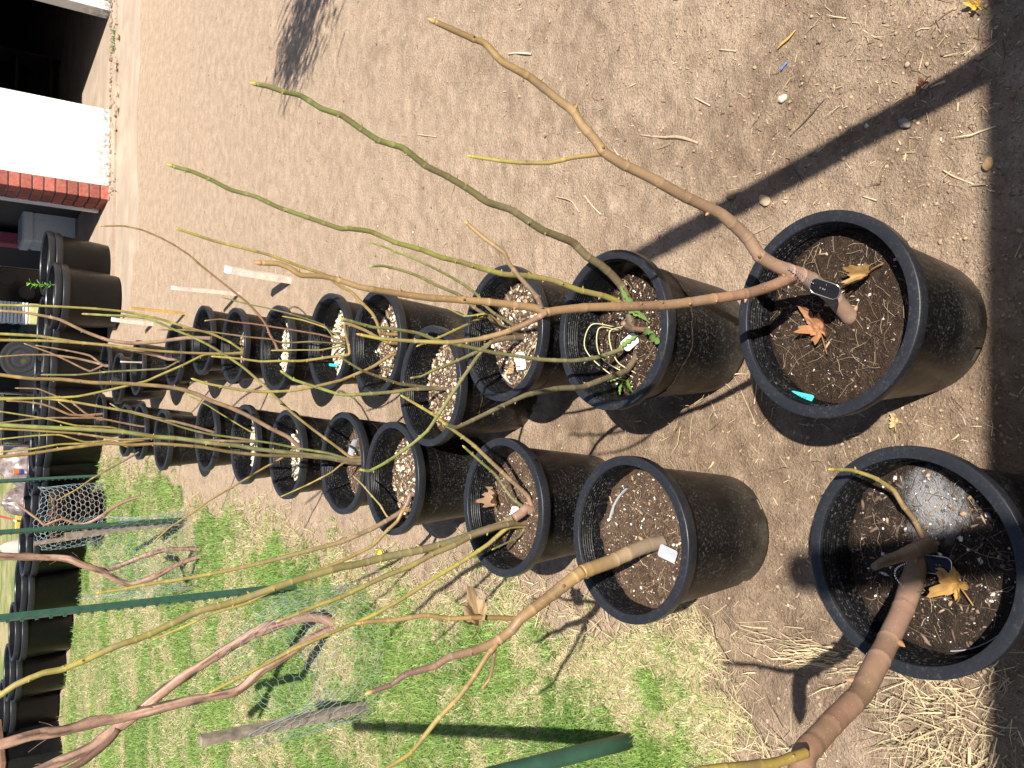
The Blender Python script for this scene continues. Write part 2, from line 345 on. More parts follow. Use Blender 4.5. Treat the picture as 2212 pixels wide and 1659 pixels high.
# ------------------------------------------------------------------ data: plant polylines in metres (x, y, z, radius), measured from the scene
PLANTS = {
 'A': [
  ['trunk','bm','bm',[[0.155,0.975,0.277,0.018],[0.172,0.976,0.305,0.0176],[0.192,0.977,0.339,0.0172],[0.211,0.978,0.394,0.0165],[0.22,0.979,0.439,0.016],[0.222,0.98,0.46,0.0157]]],
  ['branch','bm','bo',[[0.22,0.98,0.438,0.0141],[0.23,0.987,0.49,0.0134],[0.243,0.993,0.526,0.0129],[0.272,1.0,0.553,0.0124],[0.306,1.011,0.61,0.0115],[0.327,1.024,0.692,0.0105],[0.348,1.036,0.758,0.0096],[0.362,1.046,0.811,0.009],[0.375,1.052,0.843,0.0085],[0.394,1.057,0.862,0.0082],[0.413,1.063,0.884,0.0079],[0.433,1.068,0.899,0.0077],[0.444,1.073,0.921,0.0074],[0.473,1.085,0.974,0.0067],[0.488,1.095,1.02,0.0061],[0.511,1.103,1.047,0.0057],[0.514,1.107,1.066,0.0055],[0.52,1.113,1.093,0.0052],[0.527,1.12,1.124,0.0048]]],
  ['branch','bo','og',[[0.376,1.06,0.839,0.0043],[0.37,1.069,0.863,0.0041],[0.364,1.079,0.887,0.0039],[0.352,1.093,0.922,0.0037],[0.347,1.111,0.968,0.0034],[0.347,1.125,1.003,0.0032],[0.349,1.14,1.038,0.003]]],
  ['branch','br','bo',[[0.215,0.98,0.447,0.0114],[0.196,0.987,0.489,0.011],[0.176,0.996,0.547,0.0104],[0.163,1.005,0.607,0.0098],[0.147,1.018,0.687,0.0091],[0.141,1.024,0.722,0.0088],[0.133,1.037,0.796,0.0082],[0.126,1.05,0.866,0.0076],[0.117,1.06,0.92,0.0071],[0.113,1.063,0.938,0.007],[0.118,1.068,0.959,0.0068],[0.121,1.083,1.034,0.0063],[0.121,1.091,1.07,0.006],[0.12,1.103,1.126,0.0056],[0.123,1.114,1.173,0.0052],[0.127,1.126,1.223,0.0049],[0.134,1.133,1.249,0.0047],[0.138,1.139,1.272,0.0045],[0.137,1.146,1.303,0.0043],[0.145,1.15,1.317,0.0042],[0.15,1.155,1.333,0.0041],[0.149,1.16,1.353,0.004]]],
  ['branch','br','og',[[0.112,1.06,0.94,0.0054],[0.093,1.072,0.969,0.005],[0.077,1.085,1.002,0.0046],[0.066,1.097,1.036,0.0042],[0.058,1.114,1.08,0.0037],[0.057,1.134,1.134,0.0031],[0.058,1.15,1.177,0.0027],[0.062,1.16,1.203,0.0024]]],
  ['branch','bd','bo',[[0.116,1.06,0.95,0.0046],[0.135,1.075,0.948,0.0045],[0.17,1.11,0.96,0.0042],[0.193,1.131,0.967,0.0041],[0.208,1.143,0.966,0.004],[0.234,1.175,0.987,0.0037],[0.257,1.2,1.002,0.0035]]]],
 'B': [
  ['branch','bd','gn',[[0.154,1.617,0.232,0.0124],[0.18,1.617,0.244,0.0123],[0.226,1.617,0.257,0.012],[0.255,1.617,0.275,0.0118],[0.282,1.617,0.313,0.0115],[0.301,1.617,0.349,0.0112],[0.318,1.618,0.395,0.0108],[0.345,1.618,0.44,0.0105],[0.362,1.618,0.534,0.0098],[0.395,1.618,0.624,0.0092],[0.402,1.618,0.688,0.0088],[0.422,1.618,0.738,0.0084],[0.442,1.619,0.798,0.008],[0.454,1.619,0.848,0.0077],[0.481,1.619,0.905,0.0073],[0.486,1.619,0.962,0.0069],[0.502,1.619,1.004,0.0066],[0.519,1.619,1.045,0.0063],[0.524,1.62,1.088,0.0061],[0.539,1.62,1.13,0.0058],[0.539,1.62,1.167,0.0056],[0.542,1.62,1.195,0.0054],[0.541,1.62,1.217,0.0052]]],
  ['branch','og','gn',[[0.154,1.617,0.232,0.0089],[0.203,1.619,0.254,0.0087],[0.219,1.62,0.291,0.0085],[0.227,1.621,0.331,0.0083],[0.234,1.623,0.41,0.008],[0.249,1.626,0.485,0.0076],[0.252,1.628,0.565,0.0073],[0.249,1.63,0.625,0.007],[0.256,1.632,0.691,0.0067],[0.264,1.634,0.74,0.0065],[0.268,1.635,0.79,0.0063],[0.279,1.637,0.84,0.0061],[0.287,1.64,0.902,0.0059],[0.302,1.642,0.959,0.0057],[0.302,1.644,1.01,0.0055],[0.299,1.644,1.023,0.0054],[0.312,1.647,1.093,0.0052],[0.324,1.65,1.155,0.0049],[0.338,1.652,1.201,0.0047],[0.343,1.655,1.245,0.0046],[0.357,1.657,1.285,0.0044],[0.366,1.658,1.319,0.0043],[0.368,1.659,1.338,0.0042],[0.37,1.66,1.351,0.0042]]],
  ['branch','bd','gb',[[0.154,1.617,0.232,0.0101],[0.13,1.612,0.227,0.0099],[0.1,1.606,0.218,0.0096],[0.047,1.594,0.268,0.009],[0.021,1.582,0.354,0.0082],[-0.0,1.571,0.431,0.0076],[-0.006,1.559,0.514,0.0069],[-0.023,1.543,0.613,0.0061],[-0.047,1.531,0.683,0.0055],[-0.071,1.518,0.75,0.005],[-0.093,1.506,0.814,0.0044],[-0.087,1.5,0.843,0.0042]]],
  ['branch','gb','gn',[[0.15,1.611,0.232,0.0065],[0.118,1.611,0.235,0.0064],[0.096,1.612,0.281,0.0062],[0.073,1.613,0.355,0.0059],[0.062,1.613,0.427,0.0056],[0.06,1.614,0.52,0.0052],[0.064,1.615,0.587,0.0049],[0.068,1.615,0.651,0.0047],[0.077,1.616,0.721,0.0044],[0.087,1.617,0.804,0.0041],[0.099,1.618,0.85,0.0039],[0.104,1.619,0.922,0.0037],[0.104,1.619,0.957,0.0035],[0.115,1.62,1.019,0.0033]]],
  ['stub','bm','bm',[[0.148,1.56,0.291,0.0074],[0.152,1.555,0.311,0.0074],[0.158,1.55,0.329,0.0073]]]],
 'C': [
  ['trunk','bd','bd',[[0.139,2.034,0.252,0.0108],[0.133,2.033,0.303,0.0094],[0.128,2.031,0.341,0.0084],[0.114,2.03,0.387,0.0072]]],
  ['branch','gb','gr',[[0.115,2.03,0.384,0.0065],[0.082,2.024,0.423,0.0063],[0.05,2.019,0.45,0.0061],[0.006,2.012,0.487,0.0058],[-0.045,2.004,0.529,0.0056],[-0.095,1.995,0.57,0.0053],[-0.132,1.989,0.6,0.0051],[-0.16,1.983,0.639,0.0048],[-0.19,1.976,0.687,0.0046],[-0.216,1.968,0.738,0.0044],[-0.232,1.962,0.779,0.0042],[-0.229,1.96,0.797,0.0041]]],
  ['branch','gb','gn',[[0.113,2.03,0.386,0.0065],[0.085,2.024,0.433,0.0058],[0.056,2.017,0.502,0.0049],[0.028,2.008,0.578,0.0039],[0.01,2.003,0.618,0.0034],[0.005,2.0,0.647,0.003]]],
  ['branch','gb','gr',[[0.141,2.057,0.252,0.0054],[0.174,2.057,0.298,0.0052],[0.2,2.058,0.359,0.0048],[0.216,2.058,0.386,0.0047],[0.247,2.058,0.419,0.0045],[0.269,2.058,0.461,0.0042],[0.29,2.059,0.513,0.004],[0.312,2.059,0.582,0.0036],[0.329,2.059,0.644,0.0033],[0.336,2.06,0.682,0.0031],[0.345,2.06,0.714,0.003],[0.351,2.06,0.754,0.0028]]],
  ['branch','bd','gn',[[0.143,2.05,0.252,0.0068],[0.155,2.053,0.311,0.0064],[0.165,2.055,0.353,0.0062],[0.186,2.057,0.375,0.006],[0.208,2.06,0.421,0.0057],[0.242,2.064,0.477,0.0053],[0.261,2.068,0.545,0.0049],[0.281,2.072,0.602,0.0045],[0.292,2.075,0.657,0.0042],[0.297,2.078,0.707,0.0039],[0.293,2.08,0.737,0.0037]]],
  ['branch','bo','og',[[0.149,2.089,0.252,0.0055],[0.169,2.083,0.313,0.0051],[0.194,2.077,0.361,0.0047],[0.153,2.067,0.46,0.0041],[0.12,2.058,0.534,0.0036],[0.092,2.05,0.605,0.0031]]],
  ['branch','og','gr',[[0.194,2.04,0.402,0.0033],[0.184,2.062,0.455,0.0027],[0.201,2.08,0.495,0.0023]]]],
 'D': [
  ['branch','bd','gr',[[-0.025,2.456,0.244,0.0077],[-0.026,2.461,0.309,0.0073],[-0.032,2.466,0.392,0.0068],[-0.041,2.47,0.445,0.0065],[-0.052,2.478,0.549,0.0059],[-0.056,2.484,0.624,0.0054],[-0.035,2.491,0.704,0.0049],[-0.015,2.497,0.775,0.0045],[0.004,2.5,0.806,0.0043]]],
  ['branch','bd','gn',[[-0.027,2.57,0.245,0.0071],[-0.02,2.557,0.325,0.0064],[-0.016,2.546,0.389,0.0059],[0.001,2.533,0.459,0.0052],[0.023,2.517,0.544,0.0044],[0.058,2.5,0.622,0.0037]]]],
 'E': [
  ['branch','bo','og',[[0.162,2.82,0.331,0.0067],[0.194,2.822,0.341,0.0067],[0.231,2.826,0.363,0.0066],[0.266,2.829,0.405,0.0064],[0.301,2.833,0.446,0.0063],[0.314,2.836,0.481,0.0062],[0.351,2.841,0.545,0.006],[0.369,2.848,0.627,0.0058],[0.397,2.856,0.739,0.0055],[0.414,2.866,0.861,0.0052],[0.422,2.871,0.919,0.0051],[0.438,2.877,0.991,0.0049],[0.445,2.88,1.024,0.0048]]],
  ['branch','bo','og',[[0.086,2.8,0.289,0.0067],[0.038,2.809,0.362,0.0064],[-0.013,2.822,0.472,0.006],[-0.016,2.823,0.482,0.006],[-0.038,2.832,0.561,0.0057],[-0.056,2.842,0.645,0.0054],[-0.062,2.852,0.729,0.0051],[-0.06,2.861,0.803,0.0049],[-0.049,2.869,0.875,0.0047],[-0.042,2.875,0.918,0.0045],[-0.03,2.88,0.957,0.0044]]],
  ['branch','bo','og',[[0.129,2.8,0.309,0.0067],[0.168,2.815,0.395,0.0063],[0.185,2.826,0.467,0.006],[0.082,2.843,0.436,0.0056],[0.066,2.855,0.506,0.0053],[0.048,2.87,0.599,0.0049],[0.044,2.883,0.675,0.0046],[0.039,2.893,0.735,0.0043],[0.044,2.903,0.793,0.0041],[0.047,2.915,0.859,0.0038],[0.048,2.92,0.886,0.0036]]]],
 'F': [
  ['branch','gb','bo',[[0.131,3.22,0.302,0.0052],[0.131,3.233,0.419,0.0049],[0.12,3.245,0.524,0.0047],[0.131,3.251,0.576,0.0045],[0.134,3.261,0.661,0.0043],[0.138,3.267,0.711,0.0042],[0.144,3.277,0.792,0.004],[0.145,3.289,0.887,0.0038],[0.14,3.3,0.975,0.0036]]],
  ['branch','og','og',[[0.12,3.22,0.301,0.0052],[0.101,3.244,0.375,0.0047],[0.098,3.263,0.435,0.0044],[0.09,3.3,0.546,0.0037]]],
  ['branch','bo','yg',[[0.159,3.22,0.303,0.0052],[0.192,3.244,0.36,0.0048],[0.216,3.275,0.443,0.0042],[0.225,3.3,0.508,0.0038]]],
  ['branch','br','rd',[[0.145,3.22,0.302,0.0052],[0.161,3.232,0.382,0.0049],[0.172,3.248,0.488,0.0046],[0.18,3.262,0.574,0.0044],[0.186,3.273,0.642,0.0042],[0.188,3.283,0.704,0.004],[0.195,3.292,0.756,0.0038],[0.186,3.3,0.805,0.0037]]],
  ['branch','gb','gn',[[0.135,3.22,0.312,0.0047],[0.199,3.234,0.368,0.0045],[0.232,3.254,0.488,0.0043],[0.253,3.274,0.605,0.004],[0.26,3.284,0.661,0.0039],[0.278,3.3,0.751,0.0037]]]],
 'G': [
  ['branch','rd','bo',[[0.107,3.8,0.341,0.0081],[0.131,3.802,0.35,0.008],[0.17,3.804,0.376,0.0078],[0.217,3.807,0.397,0.0077],[0.263,3.811,0.435,0.0075],[0.309,3.815,0.484,0.0072],[0.381,3.823,0.587,0.0068],[0.451,3.831,0.686,0.0063],[0.488,3.835,0.732,0.0061],[0.524,3.84,0.795,0.0059],[0.549,3.844,0.852,0.0056],[0.572,3.849,0.925,0.0053],[0.579,3.854,0.996,0.0051],[0.568,3.86,1.076,0.0047]]]],
 'H': [
  ['branch','og','yg',[[0.113,4.4,0.302,0.0086],[0.15,4.403,0.367,0.0085],[0.185,4.406,0.458,0.0084],[0.202,4.409,0.546,0.0083],[0.222,4.412,0.633,0.0082],[0.242,4.415,0.717,0.0081],[0.262,4.421,0.867,0.0079],[0.265,4.427,1.0,0.0077],[0.26,4.434,1.19,0.0075],[0.249,4.442,1.37,0.0073],[0.24,4.45,1.541,0.0071]]],
  ['branch','bo','og',[[0.094,4.4,0.306,0.0092],[0.086,4.405,0.454,0.0091],[0.083,4.41,0.585,0.009],[0.085,4.415,0.711,0.0089],[0.09,4.418,0.806,0.0088],[0.101,4.426,0.993,0.0087],[0.103,4.434,1.184,0.0085],[0.095,4.442,1.364,0.0084],[0.091,4.45,1.536,0.0083]]],
  ['branch','og','yg',[[0.099,4.4,0.306,0.0086],[0.086,4.404,0.41,0.0085],[0.08,4.406,0.485,0.0084],[0.025,4.41,0.582,0.0083],[-0.038,4.415,0.705,0.0081],[-0.062,4.417,0.751,0.008],[-0.112,4.424,0.919,0.0078],[-0.145,4.429,1.048,0.0077],[-0.155,4.434,1.174,0.0075],[-0.167,4.442,1.354,0.0073],[-0.185,4.45,1.526,0.0071]]]],
 'I': [
  ['branch','pk','bo',[[0.181,4.95,0.312,0.0165],[0.177,4.958,0.418,0.0157],[0.159,4.966,0.512,0.0151],[0.144,4.971,0.581,0.0146],[0.129,4.982,0.709,0.0137],[0.139,4.991,0.822,0.0129],[0.176,5.001,0.933,0.012],[0.231,5.013,1.056,0.0111],[0.252,5.026,1.196,0.01],[0.254,5.037,1.317,0.0091],[0.255,5.05,1.447,0.0081]]]],
 'J': [
  ['branch','pk','og',[[0.063,5.55,0.314,0.0152],[0.06,5.552,0.37,0.015],[0.079,5.555,0.439,0.0147],[0.096,5.56,0.541,0.0143],[0.121,5.565,0.67,0.0137],[0.131,5.574,0.877,0.0128],[0.154,5.584,1.074,0.012],[0.154,5.593,1.263,0.0111],[0.152,5.6,1.408,0.0104]]],
  ['branch','gb','gn',[[0.047,5.55,0.314,0.0091],[0.004,5.555,0.383,0.0089],[-0.006,5.559,0.449,0.0087],[-0.032,5.576,0.704,0.0079],[-0.057,5.588,0.867,0.0073],[-0.064,5.6,1.04,0.0068]]]],
 'K': [
  ['stub','pk','wh',[[0.038,6.5,0.317,0.0089],[0.036,6.5,0.383,0.0088],[0.036,6.5,0.453,0.0088]]]],
 'M': [
  ['branch','pk','bo',[[0.002,7.6,0.345,0.0144],[0.008,7.6,0.355,0.0143],[0.02,7.6,0.399,0.0139],[0.052,7.6,0.555,0.0126],[0.069,7.6,0.736,0.0111],[0.06,7.6,0.91,0.0096],[0.038,7.6,1.079,0.0081]]],
  ['branch','pk','bo',[[0.008,7.6,0.355,0.0123],[0.078,7.6,0.458,0.0111],[0.109,7.6,0.618,0.0094],[0.136,7.6,0.832,0.0071]]],
  ['branch','pk','bo',[[0.005,7.6,0.355,0.0123],[-0.044,7.6,0.453,0.0114],[0.029,7.6,0.615,0.0099],[0.083,7.6,0.736,0.0088],[0.144,7.6,0.913,0.0071]]]],
 'P': [
  ['trunk','bm','bm',[[-0.358,1.976,0.252,0.016],[-0.353,1.977,0.278,0.0155],[-0.363,1.978,0.288,0.0151],[-0.377,1.98,0.313,0.0145]]],
  ['branch','gb','og',[[-0.37,2.027,0.252,0.0136],[-0.402,2.03,0.314,0.0132],[-0.42,2.033,0.391,0.0128],[-0.444,2.037,0.489,0.0122],[-0.459,2.041,0.583,0.0117],[-0.469,2.045,0.673,0.0112],[-0.483,2.049,0.759,0.0107],[-0.486,2.05,0.801,0.0105],[-0.512,2.057,0.926,0.0099],[-0.532,2.061,1.002,0.0095],[-0.551,2.065,1.075,0.0092],[-0.562,2.069,1.145,0.0088],[-0.585,2.072,1.206,0.0085],[-0.607,2.076,1.261,0.0082],[-0.624,2.08,1.325,0.0079],[-0.647,2.084,1.386,0.0076],[-0.661,2.087,1.431,0.0074],[-0.664,2.09,1.466,0.0072],[-0.682,2.093,1.517,0.007],[-0.701,2.096,1.545,0.0068],[-0.725,2.1,1.599,0.0065]]],
  ['branch','bd','og',[[-0.397,2.002,0.252,0.0108],[-0.397,2.005,0.305,0.0104],[-0.405,2.009,0.355,0.0099],[-0.423,2.014,0.428,0.0093],[-0.446,2.018,0.48,0.0089],[-0.467,2.024,0.544,0.0083],[-0.496,2.029,0.611,0.0078],[-0.516,2.035,0.676,0.0072],[-0.542,2.041,0.747,0.0066],[-0.562,2.046,0.8,0.0062],[-0.579,2.052,0.864,0.0056],[-0.594,2.056,0.91,0.0052],[-0.606,2.06,0.952,0.0049]]],
  ['branch','og','og',[[-0.407,2.009,0.252,0.0074],[-0.409,2.013,0.309,0.0072],[-0.454,2.02,0.371,0.007],[-0.493,2.027,0.442,0.0067],[-0.538,2.036,0.533,0.0063],[-0.585,2.046,0.621,0.006],[-0.623,2.055,0.705,0.0057],[-0.649,2.063,0.788,0.0054],[-0.689,2.077,0.91,0.005],[-0.722,2.086,0.984,0.0047],[-0.751,2.095,1.056,0.0045],[-0.768,2.1,1.098,0.0043]]],
  ['branch','bm','og',[[-0.354,1.976,0.252,0.008],[-0.318,1.978,0.269,0.0077],[-0.291,1.98,0.302,0.0073],[-0.229,1.984,0.382,0.0065],[-0.169,1.988,0.458,0.0056],[-0.123,1.992,0.532,0.0049],[-0.091,1.995,0.58,0.0045],[-0.045,2.0,0.672,0.0036]]],
  ['branch','gb','gn',[[-0.358,2.005,0.252,0.0054],[-0.321,2.008,0.307,0.005],[-0.258,2.013,0.36,0.0046],[-0.219,2.016,0.412,0.0042],[-0.18,2.02,0.463,0.0038]]],
  ['branch','gb','gn',[[-0.416,2.009,0.252,0.0041],[-0.437,2.007,0.274,0.0037],[-0.454,2.003,0.33,0.003],[-0.464,2.0,0.366,0.0026]]]],
 'Q': [
  ['branch','bm','og',[[-0.397,2.64,0.279,0.0097],[-0.423,2.642,0.287,0.0096],[-0.451,2.645,0.303,0.0095],[-0.477,2.65,0.346,0.0092],[-0.507,2.655,0.406,0.0089],[-0.52,2.659,0.438,0.0087],[-0.549,2.666,0.518,0.0083],[-0.571,2.676,0.627,0.0077],[-0.601,2.691,0.774,0.007],[-0.62,2.702,0.892,0.0064],[-0.634,2.714,1.004,0.0058],[-0.644,2.726,1.112,0.0052],[-0.653,2.733,1.174,0.0049],[-0.658,2.74,1.236,0.0046]]],
  ['branch','bo','og',[[-0.452,2.64,0.305,0.0073],[-0.487,2.644,0.323,0.0072],[-0.518,2.649,0.358,0.007],[-0.568,2.657,0.408,0.0067],[-0.613,2.669,0.513,0.0063],[-0.648,2.681,0.621,0.0058],[-0.686,2.693,0.719,0.0054],[-0.728,2.705,0.813,0.005],[-0.749,2.717,0.905,0.0046],[-0.784,2.729,0.994,0.0043],[-0.814,2.74,1.075,0.0039]]],
  ['branch','bo','og',[[-0.476,2.66,0.349,0.0036],[-0.436,2.682,0.371,0.0034],[-0.398,2.705,0.4,0.0032],[-0.367,2.724,0.423,0.003],[-0.342,2.74,0.446,0.0028]]]],
 'R': [
  ['branch','bo','gr',[[-0.306,3.05,0.314,0.0081],[-0.271,3.053,0.366,0.0079],[-0.233,3.055,0.422,0.0077],[-0.196,3.058,0.476,0.0075],[-0.143,3.062,0.548,0.0073],[-0.098,3.065,0.6,0.0071],[-0.038,3.069,0.666,0.0068],[0.018,3.073,0.736,0.0066],[0.056,3.076,0.797,0.0064],[0.091,3.079,0.861,0.0062],[0.115,3.082,0.916,0.006],[0.134,3.085,0.971,0.0058],[0.157,3.088,1.03,0.0057],[0.166,3.09,1.063,0.0056],[0.169,3.094,1.134,0.0054],[0.167,3.096,1.181,0.0052],[0.166,3.1,1.249,0.005]]],
  ['branch','gb','gr',[[-0.319,3.05,0.309,0.0117],[-0.305,3.053,0.401,0.0115],[-0.292,3.056,0.508,0.0112],[-0.281,3.06,0.607,0.011],[-0.273,3.062,0.677,0.0108],[-0.261,3.065,0.742,0.0107],[-0.253,3.068,0.825,0.0105],[-0.242,3.07,0.898,0.0104],[-0.234,3.073,0.958,0.0102],[-0.23,3.075,1.017,0.0101],[-0.214,3.079,1.122,0.0099],[-0.205,3.085,1.26,0.0097],[-0.201,3.09,1.369,0.0095],[-0.195,3.095,1.474,0.0093],[-0.191,3.1,1.575,0.0091]]],
  ['branch','bd','oc',[[-0.33,3.05,0.309,0.009],[-0.311,3.053,0.401,0.0088],[-0.3,3.056,0.508,0.0086],[-0.296,3.061,0.643,0.0083],[-0.282,3.066,0.773,0.0081],[-0.265,3.069,0.867,0.0079],[-0.259,3.072,0.928,0.0078],[-0.253,3.075,1.016,0.0076],[-0.257,3.078,1.096,0.0075],[-0.252,3.081,1.167,0.0073],[-0.269,3.087,1.301,0.0071],[-0.284,3.091,1.387,0.0069],[-0.293,3.095,1.47,0.0068],[-0.306,3.1,1.57,0.0066]]],
  ['branch','gn','gn',[[-0.316,3.05,0.313,0.0072],[-0.291,3.055,0.401,0.0068],[-0.274,3.06,0.507,0.0064],[-0.254,3.066,0.61,0.006],[-0.244,3.07,0.682,0.0057],[-0.234,3.074,0.747,0.0055],[-0.222,3.079,0.835,0.0051],[-0.21,3.082,0.89,0.0049],[-0.195,3.086,0.942,0.0047],[-0.18,3.088,0.986,0.0045],[-0.171,3.09,1.016,0.0044],[-0.151,3.096,1.097,0.004],[-0.139,3.098,1.135,0.0039],[-0.125,3.1,1.157,0.0038]]],
  ['branch','bo','og',[[-0.327,3.05,0.342,0.0054],[-0.362,3.061,0.385,0.005],[-0.408,3.08,0.468,0.0043],[-0.451,3.1,0.56,0.0036]]]],
 'S': [
  ['branch','bm','oc',[[-0.312,3.62,0.291,0.0135],[-0.272,3.622,0.342,0.0133],[-0.234,3.626,0.423,0.0129],[-0.181,3.63,0.522,0.0125],[-0.148,3.634,0.599,0.0122],[-0.124,3.637,0.673,0.0118],[-0.099,3.639,0.729,0.0116],[-0.082,3.642,0.783,0.0114],[-0.073,3.644,0.836,0.0112],[-0.069,3.647,0.887,0.011],[-0.064,3.652,1.011,0.0105],[-0.065,3.658,1.12,0.0101],[-0.057,3.663,1.226,0.0096],[-0.058,3.668,1.328,0.0092],[-0.048,3.673,1.428,0.0088],[-0.037,3.68,1.547,0.0083]]],
  ['branch','bo','oc',[[-0.31,3.62,0.299,0.0068],[-0.357,3.626,0.357,0.0065],[-0.409,3.635,0.447,0.0062],[-0.486,3.647,0.571,0.0057],[-0.541,3.657,0.662,0.0054],[-0.587,3.664,0.721,0.0052],[-0.643,3.673,0.807,0.0048],[-0.694,3.68,0.86,0.0046]]]],
 'T': [
  ['branch','yg','yg',[[-0.292,4.18,0.304,0.0053],[-0.241,4.192,0.396,0.0049],[-0.202,4.2,0.46,0.0047],[-0.165,4.208,0.519,0.0044],[-0.13,4.216,0.586,0.0042],[-0.12,4.22,0.614,0.0041]]],
  ['branch','bm','oc',[[-0.336,4.18,0.302,0.0094],[-0.334,4.183,0.394,0.0091],[-0.328,4.188,0.543,0.0086],[-0.324,4.192,0.666,0.0082],[-0.319,4.195,0.746,0.0079],[-0.327,4.2,0.888,0.0074],[-0.3,4.208,1.077,0.0067],[-0.288,4.215,1.256,0.0061],[-0.282,4.22,1.37,0.0056]]]],
 'U': [
  ['branch','bm','yg',[[-0.334,4.8,0.302,0.0107],[-0.302,4.805,0.415,0.0103],[-0.279,4.81,0.509,0.01],[-0.261,4.814,0.601,0.0098],[-0.231,4.821,0.728,0.0094],[-0.213,4.826,0.839,0.009],[-0.189,4.834,0.982,0.0086],[-0.173,4.841,1.12,0.0082],[-0.175,4.853,1.317,0.0075],[-0.177,4.86,1.443,0.0071]]],
  ['branch','bd','oc',[[-0.438,4.8,0.686,0.0066],[-0.486,4.812,0.757,0.0062],[-0.572,4.834,0.895,0.0054],[-0.627,4.846,0.963,0.0051],[-0.678,4.86,1.043,0.0046]]]],
 'W': [
  ['branch','br','bo',[[-0.403,6.35,0.329,0.0104],[-0.375,6.35,0.475,0.0092],[-0.359,6.35,0.555,0.0085],[-0.348,6.35,0.634,0.0079],[-0.327,6.35,0.738,0.007],[-0.251,6.35,0.842,0.006]]],
  ['branch','oc','yg',[[-0.497,6.35,0.311,0.0104],[-0.514,6.35,0.469,0.0101],[-0.519,6.35,0.628,0.0097],[-0.524,6.35,0.832,0.0093],[-0.551,6.35,0.978,0.0089],[-0.571,6.35,1.168,0.0085]]]],
 'X': [
  ['branch','oc','yg',[[-0.582,6.8,0.318,0.0093],[-0.538,6.8,0.435,0.009],[-0.544,6.8,0.603,0.0086],[-0.495,6.8,0.768,0.0082],[-0.501,6.8,0.926,0.0078],[-0.525,6.8,1.129,0.0073]]],
  ['branch','oc','yg',[[-0.47,6.8,0.317,0.0102],[-0.439,6.8,0.439,0.0098],[-0.429,6.8,0.663,0.009],[-0.388,6.8,0.826,0.0084],[-0.361,6.8,0.983,0.0078],[-0.337,6.8,1.136,0.0073]]]],
 'Y': [
  ['branch','br','bo',[[-0.386,7.7,0.295,0.0167],[-0.403,7.7,0.459,0.0148],[-0.398,7.7,0.571,0.0135],[-0.352,7.7,0.676,0.0122],[-0.32,7.7,0.767,0.0111],[-0.303,7.7,0.885,0.0096],[-0.299,7.7,1.0,0.0082]]],
  ['branch','br','bo',[[-0.436,7.7,0.344,0.0125],[-0.382,7.7,0.46,0.0115],[-0.302,7.7,0.556,0.0106],[-0.264,7.7,0.649,0.0098],[-0.201,7.7,0.801,0.0084],[-0.199,7.7,0.947,0.0072]]],
  ['branch','br','bo',[[-0.422,7.7,0.332,0.0125],[-0.424,7.7,0.52,0.0112],[-0.426,7.7,0.703,0.0098],[-0.442,7.7,0.879,0.0085],[-0.47,7.7,1.05,0.0072]]]],
 'O': [
  ['trunk','gy','bo',[[-0.357,1.448,0.27,0.019],[-0.36,1.45,0.311,0.0187],[-0.37,1.452,0.353,0.0184],[-0.39,1.456,0.42,0.0179],[-0.407,1.46,0.501,0.0173]]],
  ['branch','bo','bp',[[-0.407,1.46,0.501,0.0162],[-0.433,1.469,0.541,0.0152],[-0.47,1.481,0.594,0.0139],[-0.501,1.491,0.642,0.0127],[-0.526,1.498,0.661,0.0121],[-0.547,1.505,0.694,0.0112],[-0.562,1.515,0.745,0.0101],[-0.57,1.525,0.796,0.009],[-0.586,1.532,0.827,0.0083],[-0.597,1.544,0.885,0.0071],[-0.616,1.552,0.915,0.0063],[-0.626,1.56,0.953,0.0055]]],
  ['branch','bo','bo',[[-0.503,1.5,0.64,0.0062],[-0.498,1.512,0.692,0.006],[-0.494,1.523,0.744,0.0058],[-0.493,1.535,0.793,0.0056],[-0.483,1.547,0.842,0.0054],[-0.489,1.563,0.905,0.0051],[-0.489,1.574,0.951,0.0049],[-0.491,1.58,0.972,0.0049]]],
  ['branch','bo','og',[[-0.55,1.5,0.694,0.0071],[-0.569,1.501,0.715,0.0069],[-0.616,1.505,0.749,0.0065],[-0.65,1.507,0.78,0.0062],[-0.69,1.511,0.828,0.0058],[-0.746,1.515,0.883,0.0052],[-0.765,1.518,0.929,0.0048],[-0.779,1.52,0.964,0.0045]]],
  ['branch','bp','bo',[[-0.551,1.5,0.698,0.0046],[-0.6,1.51,0.696,0.0041],[-0.628,1.516,0.698,0.0038],[-0.642,1.52,0.708,0.0036]]]],
 'N': [
  ['trunk','bm','bd',[[-0.251,0.809,0.263,0.0174],[-0.254,0.808,0.296,0.0155],[-0.261,0.805,0.359,0.012],[-0.266,0.802,0.419,0.0087],[-0.271,0.8,0.447,0.0071]]],
  ['branch','bm','br',[[-0.26,0.825,0.264,0.0202],[-0.299,0.814,0.3,0.0202],[-0.344,0.801,0.349,0.0202],[-0.374,0.79,0.397,0.0201],[-0.403,0.78,0.444,0.02],[-0.425,0.77,0.488,0.0199],[-0.45,0.759,0.537,0.0197],[-0.466,0.745,0.616,0.0193],[-0.483,0.731,0.691,0.0189],[-0.49,0.725,0.719,0.0188],[-0.513,0.715,0.742,0.0189],[-0.55,0.7,0.759,0.0192]]],
  ['branch','oc','og',[[-0.472,0.7,0.752,0.0077],[-0.474,0.704,0.811,0.0072],[-0.46,0.711,0.921,0.0063],[-0.453,0.72,1.043,0.0053]]],
  ['branch','br','og',[[-0.247,0.816,0.264,0.0055],[-0.207,0.825,0.289,0.0051],[-0.183,0.831,0.315,0.0048],[-0.156,0.837,0.336,0.0045],[-0.134,0.844,0.382,0.0041],[-0.12,0.853,0.437,0.0036],[-0.118,0.86,0.486,0.0033]]]],
 'grape1': [
